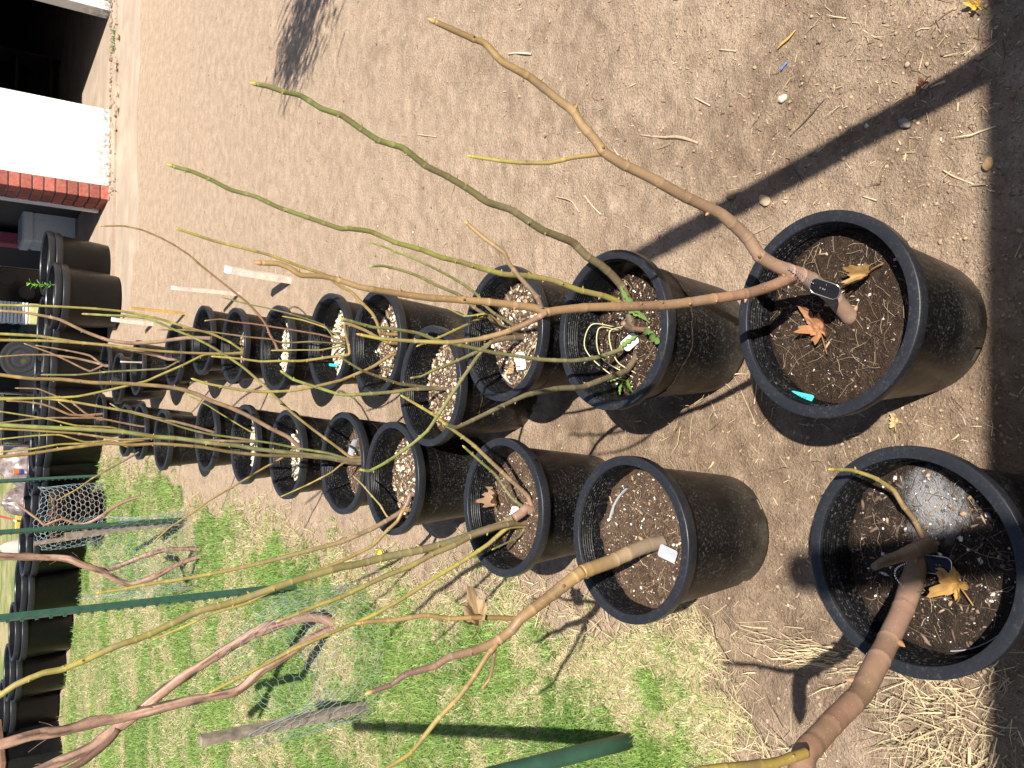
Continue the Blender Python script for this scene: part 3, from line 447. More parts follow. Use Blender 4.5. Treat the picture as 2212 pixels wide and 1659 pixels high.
  ['cane','gp','gp',[[-1.176,3.816,-0.027,0.0221],[-1.141,3.824,0.065,0.0219],[-1.126,3.83,0.14,0.0218],[-1.163,3.849,0.337,0.0215],[-1.243,3.867,0.502,0.0215],[-1.306,3.88,0.61,0.0215],[-1.373,3.894,0.721,0.0215],[-1.441,3.906,0.81,0.0216],[-1.493,3.915,0.868,0.0216],[-1.524,3.922,0.921,0.0217],[-1.588,3.935,1.011,0.0218],[-1.647,3.956,1.178,0.0218],[-1.673,3.966,1.259,0.0219]]],
  ['cane','gp','gp',[[-1.185,3.816,-0.011,0.0198],[-1.23,3.808,0.129,0.0198],[-1.268,3.803,0.204,0.0199],[-1.328,3.794,0.349,0.02],[-1.398,3.786,0.453,0.0202],[-1.406,3.78,0.556,0.0202],[-1.407,3.77,0.72,0.0203],[-1.414,3.762,0.844,0.0204],[-1.42,3.756,0.934,0.0205],[-1.417,3.748,1.051,0.0206],[-1.426,3.74,1.161,0.0207],[-1.42,3.732,1.269,0.0209],[-1.431,3.724,1.371,0.0211],[-1.437,3.716,1.469,0.0212]]],
  ['cane','gd','gd',[[-1.522,3.916,0.922,0.0171],[-1.567,3.916,0.956,0.0163],[-1.628,3.916,1.036,0.0149],[-1.662,3.916,1.11,0.0137]]]],
 'grape2': [
  ['cane','gp','gp',[[-1.206,5.948,0.002,0.0134],[-1.189,5.948,0.133,0.0137],[-1.191,5.948,0.26,0.0139],[-1.231,5.948,0.402,0.0142],[-1.274,5.948,0.53,0.0145],[-1.287,5.948,0.611,0.0147],[-1.267,5.948,0.665,0.0148]]],
  ['cane','gp','gp',[[-1.236,5.948,0.01,0.0151],[-1.29,5.942,0.16,0.016],[-1.365,5.936,0.323,0.017],[-1.392,5.931,0.445,0.0177],[-1.354,5.928,0.53,0.0181],[-1.285,5.924,0.633,0.0187],[-1.236,5.92,0.741,0.0193],[-1.195,5.916,0.821,0.0198],[-1.175,5.912,0.941,0.0204],[-1.156,5.905,1.106,0.0214],[-1.137,5.898,1.265,0.0224]]]],
 'grape3': [
  ['cane','gp','gp',[[-1.103,7.804,0.036,0.0129],[-1.16,7.796,0.18,0.0122],[-1.265,7.787,0.331,0.0114],[-1.295,7.781,0.446,0.0108],[-1.244,7.774,0.579,0.0102],[-1.282,7.767,0.701,0.0096],[-1.238,7.764,0.751,0.0093],[-1.179,7.759,0.825,0.0089],[-1.104,7.754,0.906,0.0084]]]]
}
POTS = {'A': [0.156, 0.994], 'B': [0.141, 1.582], 'C': [0.144, 2.043], 'D': [-0.018, 2.44], 'E': [0.127, 2.836], 'F': [0.136, 3.257], 'G': [0.115, 3.829], 'H': [0.132, 4.43], 'I': [0.17, 4.986], 'J': [0.088, 5.58], 'K': [0.0, 6.531], 'L': [-0.091, 7.154], 'N': [-0.27, 0.801], 'O': [-0.351, 1.491], 'P': [-0.348, 2.006], 'Q': [-0.342, 2.67], 'R': [-0.33, 3.075], 'S': [-0.35, 3.653], 'T': [-0.351, 4.205], 'U': [-0.353, 4.834], 'V': [-0.449, 5.76], 'W': [-0.44, 6.38], 'X': [-0.461, 6.826]}
POSTS = {'near': [[-1.0, 1.789, 0.0], [-0.978, 1.789, 0.434]], 'mid': [[-1.088, 4.237, 0.0], [-1.095, 4.237, 1.337]], 'far': [[-1.066, 6.33, 0.0], [-1.084, 6.33, 1.15]], 'far2': [[-1.104, 9.422, 0.0], [-1.129, 9.422, 0.871]]}
STAKES = {'wood1': [[-1.43, 3.411, 0.0], [-1.434, 3.411, 0.728]], 's1': [[0.514, 4.583, 0.0], [0.533, 4.583, 0.341]], 's2': [[0.488, 5.431, 0.0], [0.486, 5.431, 0.393]], 's3': [[0.414, 6.622, 0.0], [0.422, 6.622, 0.38]], 's4': [[0.365, 7.582, 0.0], [0.379, 7.582, 0.309]], 'wood2': [[-1.084, 6.386, 0.0], [-1.133, 6.386, 0.771]], 'wood3': [[-1.596, 9.044, 0.0], [-1.66, 9.044, 0.608]]}

# ------------------------------------------------------------------ ground
def gh(x, y):
    """height of the dirt"""
    x = np.asarray(x, float); y = np.asarray(y, float)
    fade = np.clip((7 - y) / 4, 0, 1) * .7 + .3
    h = .009 * vnoise(x / .55, y / .55, 1) + .007 * vnoise(x / .16, y / .16, 2) * fade + .005 * np.clip(vnoise(x / .07, y / .07, 7), 0, 1) * np.clip((6 - y) / 3, 0, 1) * np.clip(vnoise(x / .6, y / .6, 8) + .45, 0, 1)
    near = np.clip((4.5 - y) / 2, 0, 1) * np.clip((2.6 - np.abs(x)) / .8, 0, 1)
    c = vnoise(x / .045, y / .045, 3); h = h + near * (.0045 * np.abs(c) + .0034 * vnoise(x / .021, y / .021, 4) + .010 * np.clip(vnoise(x / .09, y / .09, 6) - .2, 0, 1))
    return h * np.clip((60 - np.hypot(x, y)) / 20, 0, 1)
def axis(lo, hi, core0, core1, step, growth):
    a = list(np.arange(core0, core1, step)); s = step; v = core1
    while v < hi: a.append(v); s *= growth; v += s
    a.append(hi); s = step; v = core0 - step; pre = []
    while v > lo: pre.append(v); s *= growth; v -= s
    pre.append(lo); return np.array(pre[::-1] + a)
gx = axis(-150, 150, -1.15, 1.4, .0105, 1.03); gy = axis(-150, 200, .62, 2.9, .0105, 1.018)
GX, GY = np.meshgrid(gx, gy, indexing='xy'); GZ = gh(GX, GY)
V = np.stack([GX, GY, GZ], -1).reshape(-1, 3); nx, ny = len(gx), len(gy)
i, j = np.meshgrid(np.arange(ny - 1), np.arange(nx - 1), indexing='ij')
F = np.stack([i * nx + j, i * nx + j + 1, (i + 1) * nx + j + 1, (i + 1) * nx + j], -1).reshape(-1, 4)
struct(mesh_np('ground', V, F, M['dirt']))

# lawn
EY = np.array([1.36, 1.48, 1.60, 2.0, 2.6, 4.0, 5.6, 7.0, 9.5, 30]); EX = np.array([-1.02, -.82, -.66, -.68, -.78, -.86, -.90, -.82, -.80, -.80])
def lawn_in(x, y, w=0.0):
    e = np.interp(y, EY, EX) + .11 * vnoise(x / .25, y / .22, 21) + .07 * vnoise(x / .07, y / .07, 22)
    far = 9.50 - .5 * (x + .9) + .05 * vnoise(x / .2, y * 0, 23)
    a = (x < e + w) & (y > 1.36 + .05 * vnoise(x / .12, y * 0, 24) - w) & (y < far)
    return a | ((x < -1.9) & (y > 11.8 - .5 * (x + .9)) & (y < 24))
lx = np.arange(-9, -.45, .05); ly = np.concatenate([np.arange(1.2, 12, .05), np.arange(12, 24, .25)])
LX, LY = np.meshgrid(lx, ly); LZ = gh(LX, LY) + .006; nx = len(lx)
i, j = np.meshgrid(np.arange(len(ly) - 1), np.arange(nx - 1), indexing='ij')
F = np.stack([i * nx + j, i * nx + j + 1, (i + 1) * nx + j + 1, (i + 1) * nx + j], -1).reshape(-1, 4)
Vv = np.stack([LX, LY, LZ], -1).reshape(-1, 3); cen = Vv[F].mean(1)
F = F[lawn_in(cen[:, 0], cen[:, 1], -.13)]; used = np.unique(F); rm = np.full(len(Vv), -1); rm[used] = np.arange(len(used))
struct(mesh_np('lawn', Vv[used], rm[F], M['thatch']))

def ribbons(P, yaw, length, width, lean, curve, colr, bend=.0):
    """flat blades: base P, heading yaw, lean (0 upright .. 1 flat)"""
    n = len(P); d = np.stack([np.cos(yaw), np.sin(yaw), np.zeros(n)], 1); s = np.stack([-np.sin(yaw), np.cos(yaw), np.zeros(n)], 1)
    up = np.array([0, 0, 1.])
    def pt(t):
        le = np.clip(lean + curve * t, 0, 1.25)[:, None] * (np.pi / 2)
        return P + (length[:, None] * t) * (np.sin(le) * d + np.cos(le) * up)
    b, mpt, tp = P, pt(.55), pt(1.0); w = width[:, None] / 2
    if bend: tp = tp + s * (length * RNG.normal(0, bend, n))[:, None]
    V = np.stack([b - s * w, b + s * w, mpt - s * w * .8, mpt + s * w * .8, tp], 1).reshape(-1, 3)
    o = (np.arange(n) * 5)[:, None]
    F = np.concatenate([o + np.array([[0, 1, 3]]), o + np.array([[0, 3, 2]]), o + np.array([[2, 3, 4]])], 0)
    return V, F, np.repeat(colr, 5, 0)
def patch(x, y): return .52 + .5 * (.85 * vnoise(x / .42, y / .33, 31) + .50 * vnoise(x / .15, y / .13, 32) + .55 * vnoise(x / .05, y / .05, 33))
N_ = 560000
y = 1 / RNG.uniform(1 / 13.5, 1 / 1.3, N_); y[330000:] = 13 - 9.5 * np.sqrt(RNG.uniform(0, 1, N_ - 330000)); x = RNG.uniform(0, 1, N_); x = -.5 - x * (.50 * y + .15)
k = lawn_in(x, y, .0) | (lawn_in(x, y, .16) & (RNG.random(N_) < .22 * np.clip(vnoise(x / .05, y / .05, 78) + .35, 0, 1))); x, y = x[k], y[k]
st = patch(x, y); edge = np.interp(y, EY, EX) - x
st = st + .38 * np.exp(-np.clip(edge, 0, 9) / .12) + .22 * np.exp(-np.clip(y - 1.4, 0, 9) / .5)
keep = RNG.uniform(0, 1, len(x)) < np.clip(1.2 - .7 * (st > .92) - 1.1 * np.clip(vnoise(x / .13, y / .11, 77) - .25, 0, 1) * np.clip(2.6 - y, 0, 1), .12, 1); x, y, st = x[keep], y[keep], st[keep]
isst = RNG.uniform(0, 1, len(x)) < np.clip((st - .30) * 2.1, .12, .95)
n = len(x); Pb = np.stack([x, y, gh(x, y) + .004], 1)
g1 = np.array([.085, .205, .035]); g2 = np.array([.36, .50, .13]); s1 = np.array([.44, .36, .19]); s2 = np.array([.72, .64, .42])
u = RNG.uniform(0, 1, (n, 1)); pv = (.5 + .5 * vnoise(x / .3, y / .3, 35))[:, None]
colr = np.where(isst[:, None], s1 + (s2 - s1) * u, g1 + (g2 - g1) * np.clip(.6 * u + .4 * pv, 0, 1)) * (.85 + .3 * RNG.uniform(0, 1, (n, 1)))
V, F, C_ = ribbons(Pb, RNG.uniform(0, 6.28, n), np.where(isst, RNG.uniform(.015, .05, n), RNG.uniform(.018, .05, n)) * (1 + .03 * y), .0021 * (1 + .16 * y), np.where(isst, RNG.uniform(.5, 1, n), RNG.uniform(.1, .8, n)), RNG.uniform(0, .5, n), colr)
g = mesh_np('grass', V, F, M['grass'], None, False, C_, 'stuff'); tag(g, 'short spring grass mixed with pale dead blades covering the lawn', 'grass')

GA = R(9.0); GO = Vector((1.70, 9.50, 0))
def gl(x, y, z=0): return Vector((GO.x + x * math.cos(GA) - y * math.sin(GA), GO.y + x * math.sin(GA) + y * math.cos(GA), z))
# pebbles, clods and straw on the dirt
def near_xy(n, rng, y0=.7, y1=7.5, xr=2.4):
    y = 1 / rng.uniform(1 / y1, 1 / y0, n); x = rng.uniform(-1, 1, n) * np.minimum(.5 * y + .45, xr) + .1; return x, y
POTC = np.array([POTS[k] for k in POTS])
def free(x, y, r=.16): return np.all(np.hypot(x[:, None] - POTC[:, 0], y[:, None] - POTC[:, 1]) > r, 1)
x, y = near_xy(17000, RNG); k = free(x, y) & ~lawn_in(x, y, -.05); x, y = x[k], y[k]; n = len(x)
S = np.minimum(RNG.gamma(1.1, .0009, n), .0045) * (1 + .14 * y) + .0006
V, F = blobs(np.stack([x, y, gh(x, y) + S * .25], 1), S, RNG, .7, .3)
nq = 260; qa = RNG.uniform(-.05, 2.2, nq); qb = RNG.uniform(-.09, -.005, nq) - (RNG.random(nq) < .3) * RNG.uniform(0, .3, nq); Q = np.array([tuple(gl(a_, b_, .03)) for a_, b_ in zip(qa, qb)])
v2, f2 = blobs(Q, RNG.gamma(1.4, .006, nq) + .003, RNG, .6, .35); F = np.vstack([F, f2 + len(V)]); V = np.vstack([V, v2]); n += nq
c = np.array([.33, .235, .16]) * RNG.uniform(.5, 1.25, (n, 1)) + RNG.uniform(-.012, .012, (n, 3)); w = RNG.uniform(0, 1, n) < .025; c[w] = (.6, .52, .42); w = RNG.uniform(0, 1, n) < .015; c[w] = (.34, .13, .07)
pb = mesh_np('pebbles', V, F, M['pebble'], None, False, np.repeat(np.clip(c, .02, .8), 12, 0), 'stuff'); tag(pb, 'tiny pebbles and crumbs of earth strewn over the dirt', 'pebbles')
x, y = near_xy(5600, RNG); k = free(x, y) & (~lawn_in(x, y, -.02)); x, y = x[k], y[k]; n = len(x)
k = RNG.uniform(0, 1, n) < np.clip(.5 + vnoise(x / .35, y / .35, 41) * .9, .1, 1); x, y = x[k], y[k]; n = len(x)
c = np.array([.50, .40, .24]) * RNG.uniform(.55, 1.3, (n, 1)); w = RNG.uniform(0, 1, n) < .22; c[w] = np.array([.16, .09, .055]) * RNG.uniform(.6, 1.3, (w.sum(), 1))
V, F, C_ = ribbons(np.stack([x, y, gh(x, y) + .003], 1), RNG.uniform(0, 6.28, n), RNG.gamma(1.5, .011, n) + .004, RNG.gamma(3, .0004, n) * (1 + .22 * y) + .0005, RNG.uniform(.88, 1.0, n), RNG.uniform(-.1, .1, n), c, .16)
a = (V, F, C_)
# thicker mats of dry straw lying between the near left pot and the lawn
def mat_straw(cx, cy, n, sx, sy, yaw, jit):
    x = cx + RNG.normal(0, sx, n); y = cy + RNG.normal(0, sy, n)
    c = np.array([.54, .43, .26]) * RNG.uniform(.35, 1.35, (n, 1))
    return ribbons(np.stack([x, y, gh(x, y) + RNG.uniform(.003, .028, n)], 1), yaw + RNG.normal(0, jit, n), RNG.gamma(3, .02, n) + .01, RNG.gamma(3, .0005, n) + .0006, RNG.uniform(.80, 1.04, n), RNG.uniform(-.25, .3, n), c, .22)
parts = [a] + [mat_straw(*q) for q in ((-.585, 1.18, 120, .022, .07, 1.75, .22), (-.70, 1.42, 70, .07, .04, .6, 1.2), (-.66, .95, 110, .05, .06, 2.2, .8), (-.58, .90, 110, .05, .05, 1.2, .5), (-.72, .86, 130, .05, .05, 2.7, .6), (-.60, .78, 90, .10, .04, 2.4, 1.1), (-.95, 1.30, 200, .1, .09, 1, 1.5), (-.64, 1.66, 160, .06, .08, 1, 1.5), (-.70, 2.3, 220, .06, .25, 1, 1.5), (-.84, 3.6, 260, .07, .5, 1, 1.5), (-.05, 1.62, 40, .08, .16, 1, 1.2))]
off = 0; Vs, Fs, Cs = [], [], []
for v, f_, c_ in parts: Vs.append(v); Fs.append(f_ + off); Cs.append(c_); off += len(v)
so = mesh_np('straw_litter', np.vstack(Vs), np.vstack(Fs), M['straw'], None, False, np.vstack(Cs), 'stuff'); tag(so, 'dry straw and plant crumbs littered over the dirt', 'straw')

# ------------------------------------------------------------------ concrete and garage
def slab(name, x0, x1, y0, y1, z, seed):
    xs = np.linspace(x0, x1, 160); n = len(xs); top = []
    y0e = y0 + .06 * vnoise(xs / .5, xs * 0, seed) + .012 * vnoise(xs / .08, xs * 0, seed + 1)
    pts = [gl(a, b, z) for a, b in zip(xs, y0e)] + [gl(a, y1, z) for a in xs] + [gl(a, b, -.05) for a, b in zip(xs, y0e)]
    F = [(k, k + 1, n + k + 1, n + k) for k in range(n - 1)] + [(2 * n + k, 2 * n + k + 1, k + 1, k) for k in range(n - 1)]
    return struct(mesh_np(name, np.array([tuple(p) for p in pts]), F, M['concrete'], None, False))
slab('driveway_apron', -1.35, 6.5, -1.16, -.235, .0045, 51)
slab('garage_floor', -2.4, 6.5, -.215, 9, .026, 55)
gar = thing('garage', 'white garage front with open doorway and red brick corner column', 'garage', tuple(gl(0, 0)), GA)
box('wall_pillar', .11, .92, 0, .28, 0, 2.5, M['white'], gar, .004)
bc = box('brick_column', -.015, .1085, .015, .36, 0, 2.5, M['mortar'], gar)
bmx = boxV(-.07, .07, -.09, .09, -.043, .043, .004); bme = bpy.data.meshes.new('brick'); bmx.to_mesh(bme); bmx.free(); bme.materials.append(M['brick'])
for k in range(25):
    for s in range(2):
        b = data_obj('brick', bme, bc, (.039 + random.uniform(-.003, .003), .087 + s * .19, .052 + k * .1)); b.scale = (1, 1 + random.uniform(-.02, .02), 1)
box('corner_trim', -.05, -.02, .372, .42, .05, 2.5, M['white_plastic'], gar)
box('door_jamb', 1.98, 2.08, -.02, .16, 0, 2.5, M['white'], gar, .004)
dw = box('side_wall', 2.082, 6.2, .03, .18, 0, 2.5, M['white'], gar, .004)
for k in range(12): box('clapboard', 2.12, 6.2, .004, .029, .06 + k * .2, .24 + k * .2, M['white'], dw)
box('lintel', .10, 2.2, .0, .2, 2.15, 2.498, M['white'], gar)
box('roof', -1.9, 6.4, -.25, 7.2, 2.502, 2.68, M['roof'], gar)
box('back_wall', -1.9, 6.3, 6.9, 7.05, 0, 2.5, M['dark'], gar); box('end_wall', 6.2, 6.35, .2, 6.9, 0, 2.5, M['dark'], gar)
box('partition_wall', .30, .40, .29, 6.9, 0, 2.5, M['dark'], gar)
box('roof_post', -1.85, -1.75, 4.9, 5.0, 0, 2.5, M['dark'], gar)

box('door_bottom_panel', 2.10, 3.6, -.085, -.012, .03, .9, M['white_plastic'], gar, .03)
tuft = thing('weed_tuft', 'small green weed tuft in the slab joint by the garage doorway', 'weed', tuple(gl(1.55, -.22, .016)))
for k in range(46):
    a = k * 2.4; tube_child('blade', [(.10 * math.sin(k * 1.7), .012 * math.cos(k), 0, .004), (.10 * math.sin(k * 1.7) + .03 * math.cos(a), .02 * math.sin(a), .03 + .02 * math.sin(k) ** 2, .002)], M['weed'], tuft, 4, .02, (.16, .24, .07))
# house roof behind the photographer: its eave throws the shadow along the near edge
house = thing('house', 'house with overhanging eave and added shadow-casting pipe behind the viewpoint', 'house', (0, -1.145, 0), R(2.6))
box('eave', -6, 6, -4.2, 0, 2.66, 2.74, M['roof'], house); box('wall', -6, 6, -4.2, -.55, 0, 2.658, M['white'], house)
v, f_ = sweep(np.array([[.335, -.03, 2.70], [.335, -.03, 3.36]]), np.array([.046, .046]), 14); mesh_np('added_shadow_pipe', v, clean_tris(f_), M['steel'], house)  # unseen pipe added to cast the block shadow of the photographer's hands and phone

pole = thing('steel_pole', 'tall grey steel pole standing under the house eave', 'pole', (.925, .08, 0)); tube_child('shaft', [(0, 0, -.05, .034), (0, 0, 2.6, .034)], M['steel'], pole, 12, .5); box('foot_plate', -.09, .09, -.09, .09, .0, .02, M['steel'], pole, .003)
# drooping tree whose bough shades the open dirt
tr = thing('weeping_tree', 'leafless weeping tree with a drooping bough beside the open dirt', 'tree', (3.56, 2.22, 0))
tube_child('trunk', [(0, 0, -.05, .07), (.03, 0, .9, .06), (-.05, .02, 1.7, .05), (-.3, .1, 2.2, .035), (-.7, .3, 2.3, .02)], M['vine'], tr, 10, .05, (.16, .1, .07))
Vs, Fs, off = [], [], 0
for q in range(900):
    t = random.random() ** .8; b0 = np.array([-.55 - .85 * t, .15 + .95 * t, 2.25 - .35 * t]) + RNG.normal(0, .10 + .12 * (1 - t), 3)
    d = np.array([-.45, .55, -.25]) + RNG.normal(0, .16, 3); L = random.uniform(.15, .42) * (1.1 - .3 * t)
    C = catmull(np.array([b0, b0 + d * L * .5 + (0, 0, .02), b0 + d * L + (0, 0, -.05)]), .06)
    v, f_ = sweep(C, np.linspace(.006, .002, len(C)), 4, False); Vs.append(v); Fs.append(f_ + off); off += len(v)
o = mesh_np('crown', np.vstack(Vs), np.vstack(Fs), M['vine'], tr, True, np.tile(np.array([.14, .09, .06]), (off, 1))); o['kind'] = 'stuff'

# ------------------------------------------------------------------ nursery pots
HP = .345
prof_body = [(.0, .012), (.128, .012), (.136, .004), (.140, .003), (.1412, .010), (.1445, .040), (.1470, .062), (.172, HP - .034), (.1755, HP - .028)]
prof_in = [(.168, HP - .012), (.1725, HP - .001)]
ins = []
for k in range(5):
    z = HP - .010 - k * .0065; ins += [(.1727 - k * .0007, z), (.1726 - k * .0007, z - .0022), (.1700 - k * .0007, z - .0027), (.1700 - k * .0007, z - .0048), (.1724 - k * .0007, z - .0055)]
ins += [(.1685, HP - .046), (.150, .10), (.1372, .016)]
def pot_mesh(name, body):
    V, F = lathe(body + [], 64)
    return V, F
Vb, Fb = lathe(prof_body, 64)
ring = 5 * 64   # wall band just above the base: cut drain openings
Fb = np.array([f_ for k, f_ in enumerate(Fb.tolist()) if not (4 * 64 <= k < 5 * 64 and (k % 64) % 16 in (3, 4))])
Vi, Fi = lathe(ins, 64)
me_body = mesh_np('body', np.vstack([Vb, Vi]), np.vstack([Fb, Fi + len(Vb)]), M['plastic']); BODY = me_body.data; bpy.data.objects.remove(me_body)
Vr, Fr = lathe([(.1757, HP - .030), (.186, HP - .031), (.1925, HP - .029), (.1938, HP - .026), (.195, HP - .006), (.1949, HP - .0022), (.1942, HP - .0009), (.1930, HP - .0002), (.1925, HP), (.1742, HP), (.1737, HP - .0003), (.1730, HP - .0012), (.1728, HP - .009)], 72)
t_ = mesh_np('rim', Vr, Fr, M['rim']); RIM = t_.data; bpy.data.objects.remove(t_)
def soil_mesh(r, amp, seed, mt, mound=0.0):
    nr, ns = 22, 56; V = []
    for a in range(nr + 1):
        q = r * a / nr
        for b in range(ns):
            t = 2 * np.pi * b / ns; xx, yy = q * math.cos(t), q * math.sin(t)
            z = amp * (vnoise(xx / .05, yy / .05, seed) + .6 * vnoise(xx / .018, yy / .018, seed + 1)) + mound * (1 - (a / nr) ** 2)
            if a >= nr - 1: z -= .006 * (a - nr + 2) * (.5 + .5 * float(vnoise(t * 3, seed * 1., 3)))
            V.append((xx, yy, float(z)))
    F = [(a * ns + b, a * ns + (b + 1) % ns, (a + 1) * ns + (b + 1) % ns, (a + 1) * ns + b) for a in range(nr) for b in range(ns)]
    o = mesh_np('soil', np.array(V), F, mt); me = o.data; bpy.data.objects.remove(o); return me
def perlite_mesh(r, n, seed, amp, cols, smin=.0016, smax=.0045, arc=None, mound=0.0, vseed=0):
    rg = np.random.default_rng(seed)
    q = r * np.sqrt(rg.uniform(0, 1, n)) * .98; t = rg.uniform(0, 6.28, n) if arc is None else rg.normal(arc[0], arc[1], n)
    x, y_ = q * np.cos(t), q * np.sin(t); z = amp * (vnoise(x / .05, y_ / .05, vseed) + .6 * vnoise(x / .018, y_ / .018, vseed + 1)) + mound * (1 - (q / r) ** 2)
    s = np.clip(rg.gamma(1.25, smax * .20, n), smin * .4, smax * 1.15); V, F = blobs(np.stack([x, y_, z + s * .3], 1), s, rg, .8, .45)
    c = np.array(cols)[rg.integers(0, len(cols), n)] * rg.uniform(.6, 1.1, (n, 1))
    # bark chips and root bits: stretch the brown ones along a random heading
    br = (c[:, 0] < .45) & (rg.random(n) < .7); k = np.where(br, rg.uniform(1.8, 5.5, n), 1.0); hd = rg.uniform(0, 6.28, n); Vr_ = V.reshape(n, 12, 3); ctr = Vr_.mean(1, keepdims=True); d_ = Vr_ - ctr
    e_ = np.stack([np.cos(hd), np.sin(hd), np.zeros(n)], 1)[:, None]; pr = (d_ * e_).sum(2, keepdims=True); d_ = d_ + e_ * pr * (k[:, None, None] - 1); d_[br] *= .62; V = (ctr + d_).reshape(-1, 3)
    o = mesh_np('perlite', V, F, M['perlite'], None, False, np.repeat(np.clip(c, 0, .85), 12, 0)); me = o.data; bpy.data.objects.remove(o); return me
WH = [(.78, .75, .68), (.72, .66, .55), (.6, .5, .36)]; MIXC = WH[:2] + [(.5, .38, .25), (.22, .145, .095), (.14, .09, .06), (.28, .19, .12), (.45, .33, .2), (.16, .10, .07)]
DARKC = [(.7, .68, .64), (.26, .17, .11), (.13, .085, .06), (.4, .29, .2), (.09, .06, .045)]
BRN = [(.24, .15, .10), (.17, .105, .07), (.33, .22, .14), (.10, .065, .045)]; DARKB = [(.62, .58, .52), (.12, .08, .055), (.2, .13, .09), (.07, .05, .04), (.15, .1, .07), (.24, .15, .10), (.13, .085, .06), (.36, .26, .18), (.09, .06, .045), (.06, .042, .033), (.17, .11, .08), (.3, .2, .13)]
PALE = [(.80, .72, .54), (.74, .64, .44), (.84, .78, .64), (.6, .48, .32)]
CREAM = [(.78, .72, .60), (.72, .62, .46), (.58, .46, .31), (.36, .25, .16), (.22, .145, .095), (.45, .33, .21), (.15, .10, .07), (.28, .19, .12)]
soils = {}
for nm, mt, sd, n, cols, mx, md in (('dark', 'soil', 61, 1300, DARKB, .0034, .0), ('frost', 'soil_frost', 63, 1500, WH[:1] + DARKB, .0045, 0), ('brown', 'soil_brown', 65, 1900, MIXC + BRN, .0042, 0), ('mix', 'soil', 67, 1700, MIXC + BRN, .0045, .0), ('mix2', 'soil_brown', 69, 2300, CREAM, .0075, .012), ('pale', 'soil_brown', 71, 2400, PALE, .0095, .018)):
    soils[nm] = (soil_mesh(.166, .006, sd, M[mt], md), perlite_mesh(.158, n, sd, .006, cols, .0013, mx, None, md, sd))
def fibre_mesh(r, n, seed, amp, vseed, md=0.0):
    rg = np.random.default_rng(seed); q = r * np.sqrt(rg.uniform(0, 1, n)) * .9; a = rg.uniform(0, 6.28, n); x, y_ = q * np.cos(a), q * np.sin(a); Vs, Fs, Cs, off = [], [], [], 0
    for k in range(n):
        hd = rg.uniform(0, 6.28); Lf = rg.gamma(2.2, .012) + .006; pts = [(x[k], y_[k])]
        for s in range(3): hd += rg.normal(0, .28); pts.append((pts[-1][0] + math.cos(hd) * Lf / 3, pts[-1][1] + math.sin(hd) * Lf / 3))
        p = np.array(pts); p *= np.minimum(1, r / (np.hypot(p[:, 0], p[:, 1]) + 1e-9))[:, None]
        z = amp * (vnoise(p[:, 0] / .05, p[:, 1] / .05, vseed) + .6 * vnoise(p[:, 0] / .018, p[:, 1] / .018, vseed + 1)) + md * (1 - (np.hypot(p[:, 0], p[:, 1]) / r) ** 2) + .0012 + rg.uniform(0, .004, 4) * np.array([.2, 1, 1, .3])
        v, f_ = sweep(np.c_[p, z], np.full(4, rg.gamma(2, .00014) + .00022), 4, False); Vs.append(v); Fs.append(f_ + off); off += len(v); Cs.append(np.tile(np.array([[.30, .22, .14], [.17, .11, .07], [.09, .06, .045], [.36, .28, .19]])[rg.integers(0, 4)] * rg.uniform(.6, 1.1), (len(v), 1)))
    o = mesh_np('root_fibres', np.vstack(Vs), np.vstack(Fs), M['straw'], None, True, np.vstack(Cs)); me = o.data; bpy.data.objects.remove(o); return me
FIB = dict(dark=fibre_mesh(.158, 210, 1, .006, 61), frost=fibre_mesh(.158, 170, 2, .006, 63), brown=fibre_mesh(.158, 240, 3, .006, 65), mix=fibre_mesh(.158, 150, 4, .006, 67), mix2=fibre_mesh(.158, 130, 5, .006, 69, .012))
SOILZ = dict(A=.284, N=.27, O=.276, B=.238, C=.258, D=.25, E=.25, P=.258)
SKIND = dict(A='dark', N='frost', O='brown', B='mix', C='mix2', D='mix2', E='mix2', P='brown', Q='mix2', R='brown', S='pale', T='pale', F='pale', G='pale', H='mix2', V='pale')
ORD = ['first', 'second', 'third', 'fourth', 'fifth', 'sixth', 'seventh', 'eighth', 'ninth', 'tenth', 'eleventh', 'twelfth', 'thirteenth']
ROWR = ['A', 'B', 'C', 'E', 'F', 'G', 'H', 'I', 'J', 'K', 'L', 'M']; ROWL = ['N', 'O', 'P', 'Q', 'R', 'S', 'T', 'U', 'V', 'W', 'X', 'Y']
POTS['M'] = [-.01, 7.66]; POTS['Y'] = [-.42, 7.78]
PL = dict(A='black nursery pot with teal tag and orange maple leaf on its dark soil', B='black nursery pot with dandelion weeds and pale grass loops on its soil',
          C='black nursery pot with an oblong white tag lying on its perlite soil', D='black nursery pot standing out of line between the two pot rows',
          N='black nursery pot with white frosty crust and yellow leaf on its soil', O='black nursery pot holding a thick grey trunk with clear tag at its foot',
          P='black nursery pot with crumpled brown leaf beside many long fig stems', F='black nursery pot with small pale blue tag against its inner wall',
          G='black nursery pot with pale crumbly soil round a single reddish stem')
def where(k):
    if k in ROWR: return ORD[ROWR.index(k)] + ' pot beside the bare dirt from the teal-tagged one'
    if k in ROWL: return ORD[ROWL.index(k)] + ' pot beside the lawn from the frosty-soiled one'
    return 'pot out of line between the two rows'
